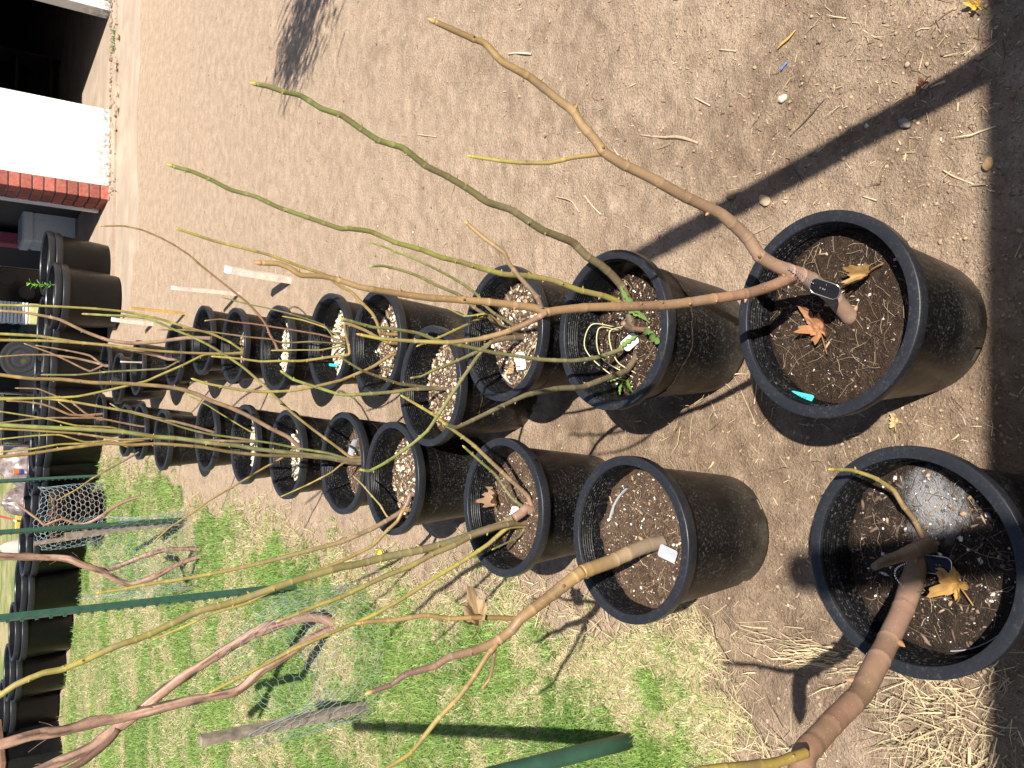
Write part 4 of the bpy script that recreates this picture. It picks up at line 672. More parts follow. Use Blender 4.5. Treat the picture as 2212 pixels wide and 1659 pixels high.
for k, (px, py) in POTS.items():
    lab = PL.get(k) or 'black nursery pot, ' + where(k)
    p = thing('nursery_pot', lab, 'pot', (px, py, float(gh(px, py)) * 0 - .002), random.uniform(0, 6.28), 'black nursery pots in two rows')
    data_obj('body', BODY, p); data_obj('rim', RIM, p)
    s, pe = soils[SKIND.get(k, 'mix')]; so = data_obj('soil', s, p, (0, 0, SOILZ.get(k, .25))); so.rotation_euler.z = random.uniform(0, 6.28)
    q = data_obj('perlite', pe, so); q['kind'] = 'stuff'
    fk = SKIND.get(k, 'mix')
    if fk in FIB and py < 3.4: q = data_obj('root_fibres', FIB[fk], so); q['kind'] = 'stuff'

# ------------------------------------------------------------------ fig saplings
CC = dict(bm=(.25, .155, .11), br=(.225, .125, .082), bd=(.125, .085, .055), bo=(.20, .13, .055), og=(.215, .185, .045), gn=(.13, .14, .045), gr=(.17, .20, .05), gb=(.115, .105, .06), gy=(.30, .235, .185), bp=(.15, .09, .072), yg=(.25, .225, .045), oc=(.215, .15, .042), pk=(.33, .21, .155), rd=(.19, .08, .05), wh=(.6, .55, .48), gp=(.27, .16, .115), gd=(.12, .065, .045))
def bud_mesh(P, d, r, L, colr):
    C = P + np.outer(np.array([-.15, .1, .3, .6, .85, 1.0]), d) * L; rad = r * np.array([.75, 1.0, 1.08, .75, .35, .05])
    v, f_ = sweep(C, rad, 7); return v, clean_tris(f_), np.tile(np.array(colr), (len(v), 1))
for _k in ('og', 'gn', 'gr', 'gb', 'yg', 'oc', 'bo'): CC[_k] = tuple(min(.6, v * q) for v, q in zip(CC[_k], (1.30, 1.28, 1.2)))
def branch(parent, origin, part, c0, c1, P, rg, soilz=None):
    P = np.array(P, float); P[:, :3] -= origin
    if soilz is not None and P[0, 2] < .37: P = np.vstack([[P[0, 0], P[0, 1], min(soilz - .012, P[0, 2] - .02), P[0, 3] * 1.1], P])
    far = P[0, 1] + origin[1] > 2.9; st = .014 if far else .0042
    P[:, 3] *= .70 if far else .90
    C = catmull(P, st, .26); X = C[:, :3]; L = np.r_[0, np.cumsum(np.linalg.norm(np.diff(X, axis=0), axis=1))]
    rad = np.maximum(C[:, 3], .0012); r0 = rad.copy(); colr = np.array(CC[c0])[None] + (np.array(CC[c1]) - np.array(CC[c0]))[None] * np.clip(L / L[-1] * 1.15, 0, 1)[:, None] ** 1.2
    node = np.zeros(len(X)); s = rg.uniform(.01, .04); nodes = []
    while s < L[-1] - .01:
        nodes.append(s); node += np.exp(-((L - s) / (.007 if far else .0035)) ** 2); s += rg.uniform(.026, .06) * (1 + 18 * r0[min(len(r0) - 1, int(s / L[-1] * len(r0)))])
    nd = np.clip(node, 0, 1); rad = rad * (1 + .045 * nd) + .00035 * nd; rad = rad * (1 + .04 * vnoise(L / .03, L * 0 + rg.integers(0, 99), 3)); ring = np.clip(np.exp(-((L[:, None] - np.array(nodes or [9])[None]) / .0018) ** 2).sum(1), 0, 1); colr = colr * (1 - .30 * nd[:, None]) + (colr * .45 + np.array([.07, .05, .035])) * ring[:, None]
    mot = np.clip(vnoise(L / .035, L * 0 + rg.integers(0, 50), 12) * .9, 0, .75)[:, None]; colr = colr * (1 - mot) + (np.array([.20, .135, .075]) * .6 + colr * .4) * mot
    # older wood mottles from green to brown in lengths between the nodes
    for a in nodes:
        sel = (L >= a) & (L < a + .05); colr[sel] *= rg.uniform(.78, 1.2)
    sides = 7 if far else 12
    v, f_ = sweep(X, rad, sides); cv = np.vstack([np.repeat(colr, sides, 0), colr[:1], colr[-1:] * 1.1])
    V, F, C_ = [v], clean_tris(f_), [cv]; off = len(v); T, N, Bn = frames(X)
    for a in nodes:   # leaf scars and side buds
        if rg.random() < (.85 if not far else .5):
            i = int(np.argmin(abs(L - a))); t = rg.uniform(0, 6.28); d = math.cos(t) * N[i] + math.sin(t) * Bn[i]
            rr = r0[i] * .22 + .0009; vb, fb, cb = bud_mesh(X[i] + d * r0[i] * .9, nrm(d + .7 * T[i]), rr, rr * rg.uniform(2.0, 3.6), np.array(CC[c1]) * .6 + np.array([.16, .09, .045]))
            V.append(vb); F += [tuple(q + off for q in w) for w in fb]; C_.append(cb); off += len(vb)
    o = mesh_np(part, np.vstack(V), F, M['bark'], parent, True, np.vstack(C_))
    if part == 'branch':
        d = nrm(X[-1] - X[-3]); L_ = max(rad[-1] * 3.0, .007); tipc = [(.36, .32, .07), (.36, .18, .08), (.40, .26, .10)][rg.integers(0, 3)]
        vb, fb, cb = bud_mesh(X[-1], d, max(rad[-1] * .95, .0022), L_, tipc); mesh_np('bud', vb, fb, M['bud'], o, True, cb)
    return o
FL = dict(A='two-armed brown fig sapling with dog tag hung on its trunk', B='tall fig sapling with olive green stems rising among dandelion weeds', N='thick-stemmed fig sapling leaning over the lawn edge from frosty soil',
          O='grey-trunked fig sapling with forked brown arms and a dead leaf caught on one', P='fig sapling with long stems sweeping out over the lawn', D='spindly two-stemmed fig sapling in the pot out of line between rows',
          C='many-twigged green fig sapling in the pot with white tag', G='single red-brown fig stem leaning out over the bare dirt', K='short sawn-off fig stub in the tenth pot beside the bare dirt')
for k, brs in PLANTS.items():
    if k.startswith('grape'): continue
    px, py = POTS[k]; rg = np.random.default_rng(sum(map(ord, k)) * 13)
    t = thing('fig_sapling', FL.get(k) or 'leafless fig sapling, ' + where(k), 'sapling', (px, py, SOILZ.get(k, .25)), 0, 'leafless fig saplings in pots')
    for part, c0, c1, P in brs: branch(t, np.array([px, py, SOILZ.get(k, .25)]), part, c0, c1, P, rg, None if part == 'branch' and P[0][2] > .37 else 0.0)

# ------------------------------------------------------------------ grapevines, wire cages, posts
GLAB = dict(grape1='thick peeling red-brown grapevine rising from the lawn inside a wire cage', grape2='forked peeling grapevine in the wire cage beside the weathered stake', grape3='thin bare grapevine growing by the leaf-filled wire basket')
for k, brs in PLANTS.items():
    if not k.startswith('grape'): continue
    b0 = np.array(brs[0][3][0][:3]); b0[2] = 0; rg = np.random.default_rng(len(k) + ord(k[-1]))
    t = thing('grapevine', GLAB[k], 'grapevine', tuple(b0), 0, 'bare grapevines on the lawn')
    for part, c0, c1, P in brs:
        P = np.array(P, float); P[:, :3] -= b0
        if P[0, 2] < .1: P = np.vstack([[P[0, 0], P[0, 1], -.03, P[0, 3]], P[1:] if P[0, 2] < .02 else P])
        C = catmull(P, .012); n = len(C); sides = 14; ang = np.arange(sides)
        A_, S_ = np.meshgrid(ang * 1.0, np.arange(n) * .012, indexing='xy')
        wob = 1 + .20 * vnoise(A_ * .9, S_ / .09, ord(k[-1])) + .16 * vnoise(A_ * 2.1, S_ / .05, 5)
        v, f_ = sweep(C[:, :3], C[:, 3] * (1 + .12 * vnoise(np.arange(n) / 6., np.zeros(n), 9)), sides, True, wob)
        base = np.array(CC[c0]); st_ = vnoise(A_ * 1.3, S_ / .22, 6).reshape(-1)
        s2_ = vnoise(A_ * 2.7, S_ / .10, 8).reshape(-1); cv = base[None] * (1 + .45 * st_[:, None] + .45 * s2_[:, None]) + np.clip(st_ - .35, 0, 1)[:, None] * np.array([.22, .19, .16]); cv[s2_ < -.55] *= .45
        cv = np.vstack([cv, base, base]); mesh_np(part, v, clean_tris(f_), M['vine'], t, True, np.clip(cv, .02, .8))
        T, N, Bn = frames(C[:, :3])
        for q in range(int(n / 9)):   # peeling strips and tendrils
            i = rg.integers(2, n - 2); a = rg.uniform(0, 6.28); d = math.cos(a) * N[i] + math.sin(a) * Bn[i]
            p0 = C[i, :3] + d * C[i, 3] * .9; Lq = rg.uniform(.02, .07); pts = np.array([p0, p0 + d * Lq * .3 + T[i] * Lq * .5, p0 + d * Lq * rg.uniform(.2, .8) + T[i] * Lq + (0, 0, rg.uniform(-.02, .01))])
            cc = catmull(pts, .008); v, f_ = sweep(cc, np.linspace(.0016, .0006, len(cc)), 4); mesh_np('peeling_strip', v, clean_tris(f_), M['vine'], t, True, np.tile(base * .9, (len(v), 1)))
def hexwire(r, h, cell, jag, seed, wr=.0010, squash=1.0):
    rg = np.random.default_rng(seed); n = int(2 * np.pi * r / cell); cw = 2 * np.pi * r / n; hh = cell * .92; rows = int(h / (hh * .75))
    E = []
    def W(a, z):
        t = a / r; rr = r * (1 + .10 * math.sin(2 * t + seed) + .05 * math.sin(5 * t + z * 9)); return np.array([rr * math.cos(t), rr * math.sin(t) * squash, z + jag * math.sin(t * 3 + seed) * z])
    for i in range(rows):
        for j in range(n):
            a0 = (j + .5 * (i % 2)) * cw; z0 = i * hh * .75
            E.append((W(a0, z0 + hh * .25), W(a0, z0 + hh * .75)))
            E.append((W(a0, z0 + hh * .75), W(a0 + cw / 2, z0 + hh))); E.append((W(a0, z0 + hh * .75), W(a0 - cw / 2, z0 + hh)))
    A = np.array([e[0] for e in E]); B_ = np.array([e[1] for e in E]); A = A + rg.normal(0, .002, A.shape) * 0
    d = B_ - A; d /= np.linalg.norm(d, axis=1, keepdims=True); up = np.where(np.abs(d[:, 2:3]) > .9, np.array([[1., 0, 0]]), np.array([[0, 0, 1.]]))
    n1 = np.cross(d, up); n1 /= np.linalg.norm(n1, axis=1, keepdims=True); n2 = np.cross(d, n1); V = []
    for q in (A - d * wr * .5, B_ + d * wr * .5):
        for a in range(3): V.append(q + wr * (math.cos(a * 2.094) * n1 + math.sin(a * 2.094) * n2))
    V = np.stack(V, 1).reshape(-1, 3); o = (np.arange(len(A)) * 6)[:, None]
    F = np.concatenate([o + np.array([[a, (a + 1) % 3, 3 + (a + 1) % 3, 3 + a]]) for a in range(3)], 0); return V, F
def cage(loc, r, h, cell, jag, seed, lab, mt='wire', wr=.001, squash=1.0):
    v, f_ = hexwire(r, h, cell, jag, seed, wr, squash); o = mesh_np('wire_cage', v, f_, M[mt]); o.location = loc; tag(o, lab, 'wire cage', 'chicken wire cages'); return o
cage((-1.24, 3.55, .0), .30, .46, .052, .25, 3, 'crumpled chicken wire cage round the thick red-brown grapevine', 'wire', .0009)
cage((-1.26, 6.22, .0),   .28, .58, .06, .2, 5, 'chicken wire cage on the lawn round the forked grapevine', 'wire', .0011)
cage((-1.45, 9.22, .0), .27, .56, .06, .05, 8, 'upright chicken wire basket packed with brown leaves before the tubs', 'wire', .0024)
rg = np.random.default_rng(5); n = 2600; q = .24 * np.sqrt(rg.uniform(0, 1, n)); t = rg.uniform(0, 6.28, n)
V, F = blobs(np.stack([q * np.cos(t), q * np.sin(t), rg.uniform(.01, .46, n)], 1), rg.uniform(.010, .028, n), rg, .22, .5)
o = mesh_np('leaf_pile', V, F, M['leaf'], None, False, np.repeat(np.array([[.13, .065, .03]]) * rg.uniform(.25, 1.5, (n, 1)), 12, 0), 'stuff'); o.location = (-1.45, 9.22, 0); tag(o, 'brown dead leaves packed inside the wire basket', 'leaves')
def tpost(lab, b, tp, ht, w, studs=True):
    b = np.array(b); d = nrm(np.array(tp) - b); p = thing('steel_post', lab, 'post', tuple(b), 0, 'green steel garden posts')
    a = nrm(np.cross(d, (.92, .38, 0) if studs else (.5, .86, 0))); c = np.cross(d, a); L = ht / d[2]
    prof = np.array([(-.5, -.12), (-.5, 0), (-.09, .06), (-.09, .5), (.09, .5), (.09, .06), (.5, 0), (.5, -.12)]) * w
    prof[:, 1] *= -1
    z = np.array([-.08, L]); V = np.array([d * s + a * u + c * v for s in z for u, v in prof]); n = len(prof)
    F = [tuple([k, (k + 1) % n, n + (k + 1) % n, n + k]) for k in range(n)] + [tuple(range(n))[::-1], tuple(range(n, 2 * n))]
    mesh_np('shaft', V, F, M['green_paint'], p, False)
    bs = boxV(-.16 * w, .16 * w, .12 * w, .30 * w, -.006, .006); sm = bpy.data.meshes.new('stud'); bs.to_mesh(sm); bs.free(); sm.materials.append(M['green_paint'])
    rot = Matrix([[a[i], c[i], d[i]] for i in range(3)]).to_euler()
    for k in range(int(L / .055) if studs else 0):
        q = data_obj('stud', sm, p, tuple(d * (.1 + k * .055))); q.rotation_euler = rot
p = thing('steel_post', 'round green steel post standing near the pot with grey-trunked fig', 'post', tuple(POSTS['near'][0]), 0, 'green steel garden posts'); tube_child('shaft', [(0, 0, -.08, .023), (.0, .02, .45, .023), (-.05, .11, 2.25, .023)], M['green_paint'], p, 16, .3); tube_child('cap', [(-.05, .11, 2.245, .025), (-.051, .112, 2.27, .025)], M['green_paint'], p, 16, .02)
tpost('green studded steel post standing between lawn cages and grapevines', *POSTS['mid'], 2.0, .050)
tpost('green steel post tied to the cage of the forked grapevine', *POSTS['far'], 2.0, .045)
tpost('green steel post beside the leaf-filled wire basket', *POSTS['far2'], 1.9, .05)
def stake(lab, b, tp, w, mt, name='wooden_stake', pt=False):
    b = np.array(b); tp = np.array(tp); d = nrm(tp - b); L = np.linalg.norm(tp - b); a = nrm(np.cross(d, (.35, .94, 0))); c = np.cross(d, a); V = []
    for s, k in ((-.05, 1), (L * .5, 1.02), (L - .004, .98), (L, .86)):
        for u, v in ((-1, -1), (1, -1), (1, 1), (-1, 1)): V.append(d * s + a * u * w / 2 * k + c * v * w / 2 * k)
    F = [(r * 4 + k, r * 4 + (k + 1) % 4, r * 4 + 4 + (k + 1) % 4, r * 4 + 4 + k) for r in range(3) for k in range(4)] + [(3, 2, 1, 0), (12, 13, 14, 15)]
    o = mesh_np(name, np.array(V), F, M[mt], None, False); o.location = tuple(b)
    if mt == 'pale_wood': q = box('painted_tip', -w * .53, w * .53, -w * .53, w * .53, -.02, .012, M['white_plastic'], o, .002); q.location = tuple(d * (L - .004)); q.rotation_euler = Matrix([[a[i], c[i], d[i]] for i in range(3)]).to_euler()
    return tag(o, lab, 'stake', 'wooden stakes')
stake('weathered square stake by the thick grapevine cage', *STAKES['wood1'], .034, 'grey_wood')
stake('pale square stake with long shadow standing alone in bare dirt', *STAKES['s1'], .034, 'pale_wood')
stake('thin brown stake standing alone in bare dirt', *STAKES['s2'], .020, 'pale_wood')
stake('thin yellow stake standing in bare dirt', *STAKES['s3'], .018, 'yellow_wood')
stake('short white-topped stake nearest the big black tubs', *STAKES['s4'], .028, 'pale_wood')
stake('weathered stake tied to the green post in the farther cage', *STAKES['wood2'], .03, 'grey_wood')
stake('thin grey stake leaning in front of the black tubs', *STAKES['wood3'], .03, 'grey_wood')

# ------------------------------------------------------------------ big black tubs, nested in pairs
HB = .50
Vt, Ft = lathe([(0, .01), (.22, .01), (.232, 0), (.245, .01), (.2845, HB - .06), (.287, HB - .058)], 56); Vi, Fi = lathe([(.279, HB - .01), (.265, HB - .12), (.228, .02), (0, .02)], 56)
o = mesh_np('body', np.vstack([Vt, Vi]), np.vstack([Ft, Fi + len(Vt)]), M['bigplastic']); TB = o.data; bpy.data.objects.remove(o)
Vr, Fr = lathe([(.286, HB - .062), (.302, HB - .063), (.309, HB - .056), (.312, HB - .012), (.311, HB - .003), (.307, HB), (.291, HB), (.288, HB - .004), (.280, HB - .02)], 56); o = mesh_np('rim', Vr, Fr, M['rim']); TR = o.data; bpy.data.objects.remove(o)
TUBS = [(.963, 9.257, 'nearest the brick column'), (.619, 8.772, 'with a sprig growing from it'), (.326, 9.277, 'third from the brick column'), (-.04, 9.333, 'before the ringed glass jar'), (-.407, 9.344, 'before the wire rack'), (-.76, 9.40, 'behind the pot rows at the lawn corner'), (-1.02, 9.52, 'beside the leaf-filled wire basket'), (-1.45, 9.70, 'behind the leaf-filled wire basket'), (-1.90, 9.94, 'just past the wire basket'), (-2.38, 10.15, 'behind the studded green post'), (-2.93, 10.51, 'third before the black storage bin'), (-3.46, 10.80, 'second before the black storage bin'), (-3.98, 11.18, 'next to the black storage bin')]
for k, (tx, ty, w) in enumerate(TUBS):
    for s in range(2):
        p = thing('nursery_tub', ('large black tub %s, ' % w) + ('lower of a nested pair' if s == 0 else 'upper of a nested pair'), 'tub', (tx + .012 * s, ty + .24 + (.02 * s), .0 + .012 + s * .062), random.uniform(0, 6.28), 'large black tubs nested in pairs')
        data_obj('body', TB, p); data_obj('rim', TR, p)

# ------------------------------------------------------------------ clutter behind the tubs
p = thing('cooler', 'white chest cooler standing on the shaded garage floor', 'cooler', (1.60, 11.5, .026), GA)
box('body', -.25, .25, -.2, .2, 0, .44, M['white_plastic'], p, .02); box('lid', -.26, .26, -.21, .21, .443, .56, M['white_plastic'], p, .02)
o = box('pink_mat', 1.40, 1.54, 11.9, 12.3, .026, .82, M['pink'], None, .01); tag(o, 'rolled pink mat upright behind the white cooler', 'mat')
p = thing('shop_broom', 'white-handled pole standing between cooler and black speaker', 'pole', (1.01, 11.0, .026)); tube_child('handle', [(0, 0, 0, .035), (0, 0, 1.5, .035)], M['white_plastic'], p, 12, .2); box('foot', -.06, .06, -.06, .06, 0, .03, M['dark'], p, .005)
p = thing('speaker', 'black speaker box with two round cones on the shaded floor', 'speaker', (.82, 11.05, .026), .1); box('cabinet', -.2, .2, -.15, .15, 0, .95, M['tag_black'], p, .01)
for z, xx in ((.53, -.06), (.72, .08)):
    v, f_ = lathe([(.0, .012), (.03, .015), (.055, .004), (.075, .012), (.08, .0)], 24); v = np.stack([v[:, 0] + xx, -v[:, 2] - .15, v[:, 1] + z], 1); mesh_np('cone', v, f_, M['dark'], p)
p = thing('tray_stack', 'tall stack of white plastic trays on a pale green base tub', 'trays', (.52, 10.6, .016)); box('base_tub', -.11, .11, -.12, .12, 0, .56, M['pale_green'], p, .01)
for k in range(9): box('tray', -.115 + .004 * (k % 3), .115, -.12, .12, .563 + k * .034, .591 + k * .034, M['white_plastic'], p, .006)
p = thing('glass_jar', 'big grey glass jar lying on a box, its ringed mouth outward', 'jar', (.04, 10.7, .0))
mt, n_, l_, b_ = mat('old_glass'); b_.inputs['Base Color'].default_value = (.36, .33, .29, 1); b_.inputs['Roughness'].default_value = .12; b_.inputs['Transmission Weight'].default_value = .1; M['glass'] = mt
v, f_ = lathe([(.0, .25), (.10, .25), (.17, .20), (.205, .1), (.205, .0), (.19, -.012), (.182, .0), (.165, .03), (.150, .035), (.142, .02), (.125, .02), (.118, .05), (.095, .055), (.088, .04), (.07, .045), (.0, .06)], 40); v = np.stack([v[:, 0], v[:, 2] - .1, v[:, 1] + .606], 1); mesh_np('body', v, f_, M['glass'], p)
box('wooden_box', -.22, .22, -.2, .2, 0, .399, M['grey_wood'], p, .01); v, f_ = lathe([(0, .0), (.03, .005), (.045, .02), (.03, .04), (0, .05)], 24); v = np.stack([v[:, 0] - .03, -v[:, 2] - .03, v[:, 1] + .58], 1); mesh_np('moss', v, f_, M['pale_green'], p)
o = box('orange_handle', .22, .27, 10.9, 10.95, 0, .95, M['orange'], None, .01); tag(o, 'orange tool handle leaning by the glass jar', 'handle')
rg = np.random.default_rng(9); V, F = blobs(np.array([[.30, 10.85, z] for z in np.linspace(.03, .66, 12)]) + rg.normal(0, .03, (12, 3)) * (1, 1, 0), np.full(12, .06), rg, .8, .4); o = mesh_np('green_netting', V, F, plain('green_net', (.03, .16, .10), .7)); tag(o, 'heap of dark green netting beside the tray stack', 'netting')
p = thing('wire_rack', 'dark wire shelf rack with pale grey rails behind the tubs', 'rack', (-.62, 11.0, 0))
for xx in (-.28, .28):
    for yy in (-.15, .15): tube_child('upright', [(xx, yy, 0, .012), (xx, yy, 1.3, .012)], M['steel'], p, 8, .3)
for z in (.35, .52, .72, 1.0):
    s = box('shelf', -.28, .28, -.15, .15, z, z + .012, M['dark'], p)
    box('rail', -.285, .285, -.158, -.150, z + .015, z + .05, M['steel'], s)
def sack(lab, loc, sx, sy, sz, mt, seed, name='plastic_bag'):
    bm = bmesh.new(); bmesh.ops.create_icosphere(bm, subdivisions=4, radius=1)
    for v in bm.verts:
        c = v.co; k = 1 + .16 * float(vnoise(c.x * 2.2 + seed, c.y * 2.2 + c.z * 1.7, seed)) + .09 * float(vnoise(c.x * 5 + c.z * 4, c.y * 5 - c.z * 3, seed + 1)); pin = 1 - .45 * max(0, c.z) ** 2
        v.co = (c.x * k * sx * pin, c.y * k * sy * pin, max(-.85, c.z) * k * sz + sz * .85)
    o = bm_obj(name, bm, mt, None, True); o.location = loc; return o
M['bagmix'] = plain('smoky_plastic_film', (.24, .19, .18), .25, 0, .45, 14, .5, .8)
p = sack('', (-1.16, 11.0, 0), .27, .22, .42, M['bagmix'], 3); tag(p, 'knotted clear plastic bag of brown stuff with orange and blue label', 'bag')
lb = box('orange_label', -.05, .0, -.215, -.20, .56, .62, M['orange'], p, .004); box('blue_label', -.05, .0, -.215, -.20, .515, .558, M['blue_board'], p, .004); box('white_label', -.05, .0, -.215, -.20, .47, .513, M['tan_paper'], p, .004)
p = sack('', (-1.58, 11.3, 0), .17, .15, .38, M['bagmix'], 7); tag(p, 'smoky crumpled plastic bag standing beside the labelled bag', 'bag')
p = sack('', (-2.22, 12.0, 0), .12, .11, .33, M['tan_paper'], 11); tag(p, 'small pale round sack beyond the big tubs', 'bag')
o = box('yellow_plank', -1.98, -1.72, 11.5, 11.56, .40, .50, M['yellow'], None, .006); tag(o, 'yellow painted plank resting across a block beyond the tubs', 'plank')
o = box('support_block', -1.95, -1.76, 11.45, 11.6, 0, .398, M['grey_wood'], None, .006); tag(o, 'weathered wooden block carrying the yellow plank', 'block')
p = thing('marker_rod', 'red and white marker rod lying on the yellow plank', 'rod', (-1.83, 11.53, .502)); tube_child('red_end', [(0, .0, .012, .012), (.0, .9, .3, .012)], M['red_board'], p, 8, .2); tube_child('white_end', [(0, -.09, -.0155 + .012, .0115), (0, 0, .012, .0115)], M['white_plastic'], p, 8, .05)
p = thing('storage_bin', 'black storage bin with brass latch at the end of the tubs', 'bin', (-4.55, 11.25, 0), -.45); box('body', -.36, .36, -.3, .3, 0, .56, M['bigplastic'], p, .015); box('lid', -.38, .38, -.32, .32, .563, .62, M['brown'], p, .01)
q = box('latch', .05, .10, -.318, -.301, .36, .54, M['yellow'], p, .004)
# garage shelf
p = thing('storage_shelf', 'dark storage shelf deep inside the open garage', 'shelf', tuple(gl(2.0, 3.4, .026)), GA)
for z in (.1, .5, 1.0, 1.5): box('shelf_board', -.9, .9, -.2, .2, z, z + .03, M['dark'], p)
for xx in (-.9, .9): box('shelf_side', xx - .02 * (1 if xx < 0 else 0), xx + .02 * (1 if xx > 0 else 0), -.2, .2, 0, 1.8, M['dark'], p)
for lab, cat, nm, xx, w, mt, z, h in (('red carton on the dark garage shelf', 'carton', 'carton', -.05, .13, 'red_board', .53, .15), ('blue tote on the dark garage shelf', 'tote', 'storage_tote', .25, .14, 'blue_board', .53, .14), ('wide dull red carton under the shelf board', 'carton', 'carton', -.45, .2, 'red_board', .13, .2)):
    q = gl(2.0 + xx, 3.35, .026 + z); o = thing(nm, lab, cat, tuple(q), GA); box('body', -w, w, -.12, .12, .001, h * .8, M[mt], o, .006); box('lid', -w - .004, w + .004, -.124, .124, h * .8 + .001, h, M[mt], o, .004)
p = sack('', tuple(gl(1.05, 1.9, .026)), .16, .16, .2, M['brown'], 15, 'burlap_sack'); tag(p, 'brown burlap sack slumped just inside the open garage', 'sack')

# ------------------------------------------------------------------ leaves, tags, weeds and small finds
def leaf(name, lab, loc, size, lobes, colr, seed, curl=.3, rot=(0, 0, 0), fold=0.0, cat='leaf', deep=.45, parent=None):
    rg = np.random.default_rng(seed); n = 72; t = np.linspace(0, 2 * np.pi, n, endpoint=False)
    r = 1 - deep * (.5 - .5 * np.cos(lobes * t)) ** .8; r *= 1 + .09 * np.sign(np.sin(lobes * 3 * t)) * np.abs(np.sin(lobes * 3 * t)) ** .6; r *= 1 + .22 * vnoise(t * 1.3 + seed, t * 0, seed + 40) + .07 * vnoise(t * 7 + seed, t * 0, seed + 41); r *= 1 - .35 * np.exp(-((t - np.pi) / .25) ** 2) + .12 * np.cos(t)
    V = [(0, 0, 0)]; F = []; nr = 7
    for a in range(1, nr + 1): V += [(size * r[k] * a / nr * math.cos(t[k]), size * r[k] * a / nr * math.sin(t[k]) * .92, 0) for k in range(n)]
    V = np.array(V); x, y_ = V[:, 0] / size, V[:, 1] / size
    V[:, 2] = size * (curl * (x * x * .5 + y_ * y_ * .8) * np.where(y_ > 0, 1, .5) + .26 * vnoise(x * 2.2 + seed, y_ * 2.2, seed) + .10 * vnoise(x * 6 + seed, y_ * 6, seed + 7) + fold * np.abs(y_)) ; V[:, 1] *= (1 - .35 * fold)
    F = [(0, 1 + k, 1 + (k + 1) % n) for k in range(n)] + [(1 + (a - 1) * n + k, 1 + a * n + k, 1 + a * n + (k + 1) % n, 1 + (a - 1) * n + (k + 1) % n) for a in range(1, nr) for k in range(n)]
    ang = np.arctan2(y_, x); vein = np.clip(1 - np.abs(np.sin(lobes * ang / 2)) * 7, 0, 1); c = np.array(colr)[None] * (1 + .25 * vnoise(x * 4, y_ * 4, seed)[:, None]) * (1 - .25 * vein[:, None])
    V[:, 2] -= V[:, 2].min() - .0015 if rot[0] == 0 else 0
    root = thing(name, lab, cat, loc) ; root.rotation_euler = rot
    mesh_np('blade', V, F, M['leaf'], root, True, np.clip(c, 0, .9)); cc = catmull(np.array([(0, 0, V[0, 2]), (-size * .6, size * .06, V[0, 2] + .004), (-size * 1.25, size * .25, .006)]), .006)
    v, f_ = sweep(cc, np.linspace(.0011, .0016, len(cc)), 5); mesh_np('stalk', v, clean_tris(f_), M['leaf'], root, True, np.tile(np.array(colr) * .8, (len(v), 1))); return root
leaf('dry_leaf', 'orange maple leaf lying on dark soil of the teal-tagged pot', (.133, 1.030, .290), .042, 5, (.36, .17, .075), 2, .8, (0, 0, .6), .5)
leaf('dry_leaf', 'crumpled tan leaf in the teal-tagged pot, standing against its wall', (.232, .935, .291), .030, 5, (.34, .21, .08), 5, 1.6, (0, 0, 2.2), .7, 'leaf', .3)
leaf('dry_leaf', 'yellow-orange leaf lying on frosty soil below the dog tag', (-.305, .750, .277), .033, 5, (.46, .26, .08), 9, .8, (0, 0, 1.0), .25)
leaf('dry_leaf', 'folded dead tan leaf caught on the grey-trunked fig', (-.503, 1.535, .722), .050, 2, (.44, .31, .17), 12, .7, (1.0, .5, 1.0), .6, 'leaf', .30)
leaf('dry_leaf', 'crumpled brown leaf on soil of the many-stemmed fig by the lawn', (-.345, 2.135, .262), .036, 3, (.32, .20, .12), 15, 1.5, (0, 0, .3), .6, 'leaf', .18)
leaf('dry_leaf', 'tan leaf beside the white tag on perlite soil', (.045, 2.065, .272), .026, 3, (.48, .32, .17), 18, .4, (0, 0, 2.0), .3)
leaf('dry_leaf', 'yellow dead leaf on dirt at the edge of the eave shadow', (.80, .90, .008), .016, 3, (.62, .36, .06), 21, .6, (0, 0, 1.0), .3)
leaf('dry_leaf', 'small tan leaf on dirt between the teal-tagged and frosty pots', (-.044, 1.032, .008), .018, 3, (.55, .38, .19), 24, .3, (0, 0, .4), .2)
leaf('dry_leaf', 'reddish leaf scrap on open dirt beside the pole shadow', (.668, 1.003, .008), .018, 3, (.26, .11, .06), 27, .4, (0, 0, 2.4), .3)
# tags
def plate(w, h, t, rr, seg=6):
    P = []
    for cx, cy, a0 in ((w / 2 - rr, h / 2 - rr, 0), (-w / 2 + rr, h / 2 - rr, 90), (-w / 2 + rr, -h / 2 + rr, 180), (w / 2 - rr, -h / 2 + rr, 270)):
        for k in range(seg + 1): a = R(a0 + 90 * k / seg); P.append((cx + rr * math.cos(a), cy + rr * math.sin(a)))
    n = len(P); V = [(x, y_, 0) for x, y_ in P] + [(x, y_, t) for x, y_ in P]
    return np.array(V), [tuple(range(n))[::-1], tuple(range(n, 2 * n))] + [(k, (k + 1) % n, n + (k + 1) % n, n + k) for k in range(n)]
def text_child(s, size, loc, parent, mt, rz=0, ext=.0002):
    cu = bpy.data.curves.new('lettering', 'FONT'); cu.body = s; cu.size = size; cu.align_x = 'CENTER'; cu.align_y = 'CENTER'; cu.extrude = ext
    t = bpy.data.objects.new('lettering_tmp', cu); COL.objects.link(t); dg = bpy.context.evaluated_depsgraph_get()
    me = bpy.data.meshes.new_from_object(t.evaluated_get(dg)); bpy.data.objects.remove(t); me.materials.clear(); me.materials.append(mt)
    o = data_obj('lettering', me, parent, loc); o.rotation_euler = (0, 0, rz); return o
def orient(xdir, nrmdir):
    z = Vector(nrmdir).normalized(); x = Vector(xdir); x = (x - z * x.dot(z)).normalized(); y_ = z.cross(x); return Matrix((x, y_, z)).transposed().to_euler()
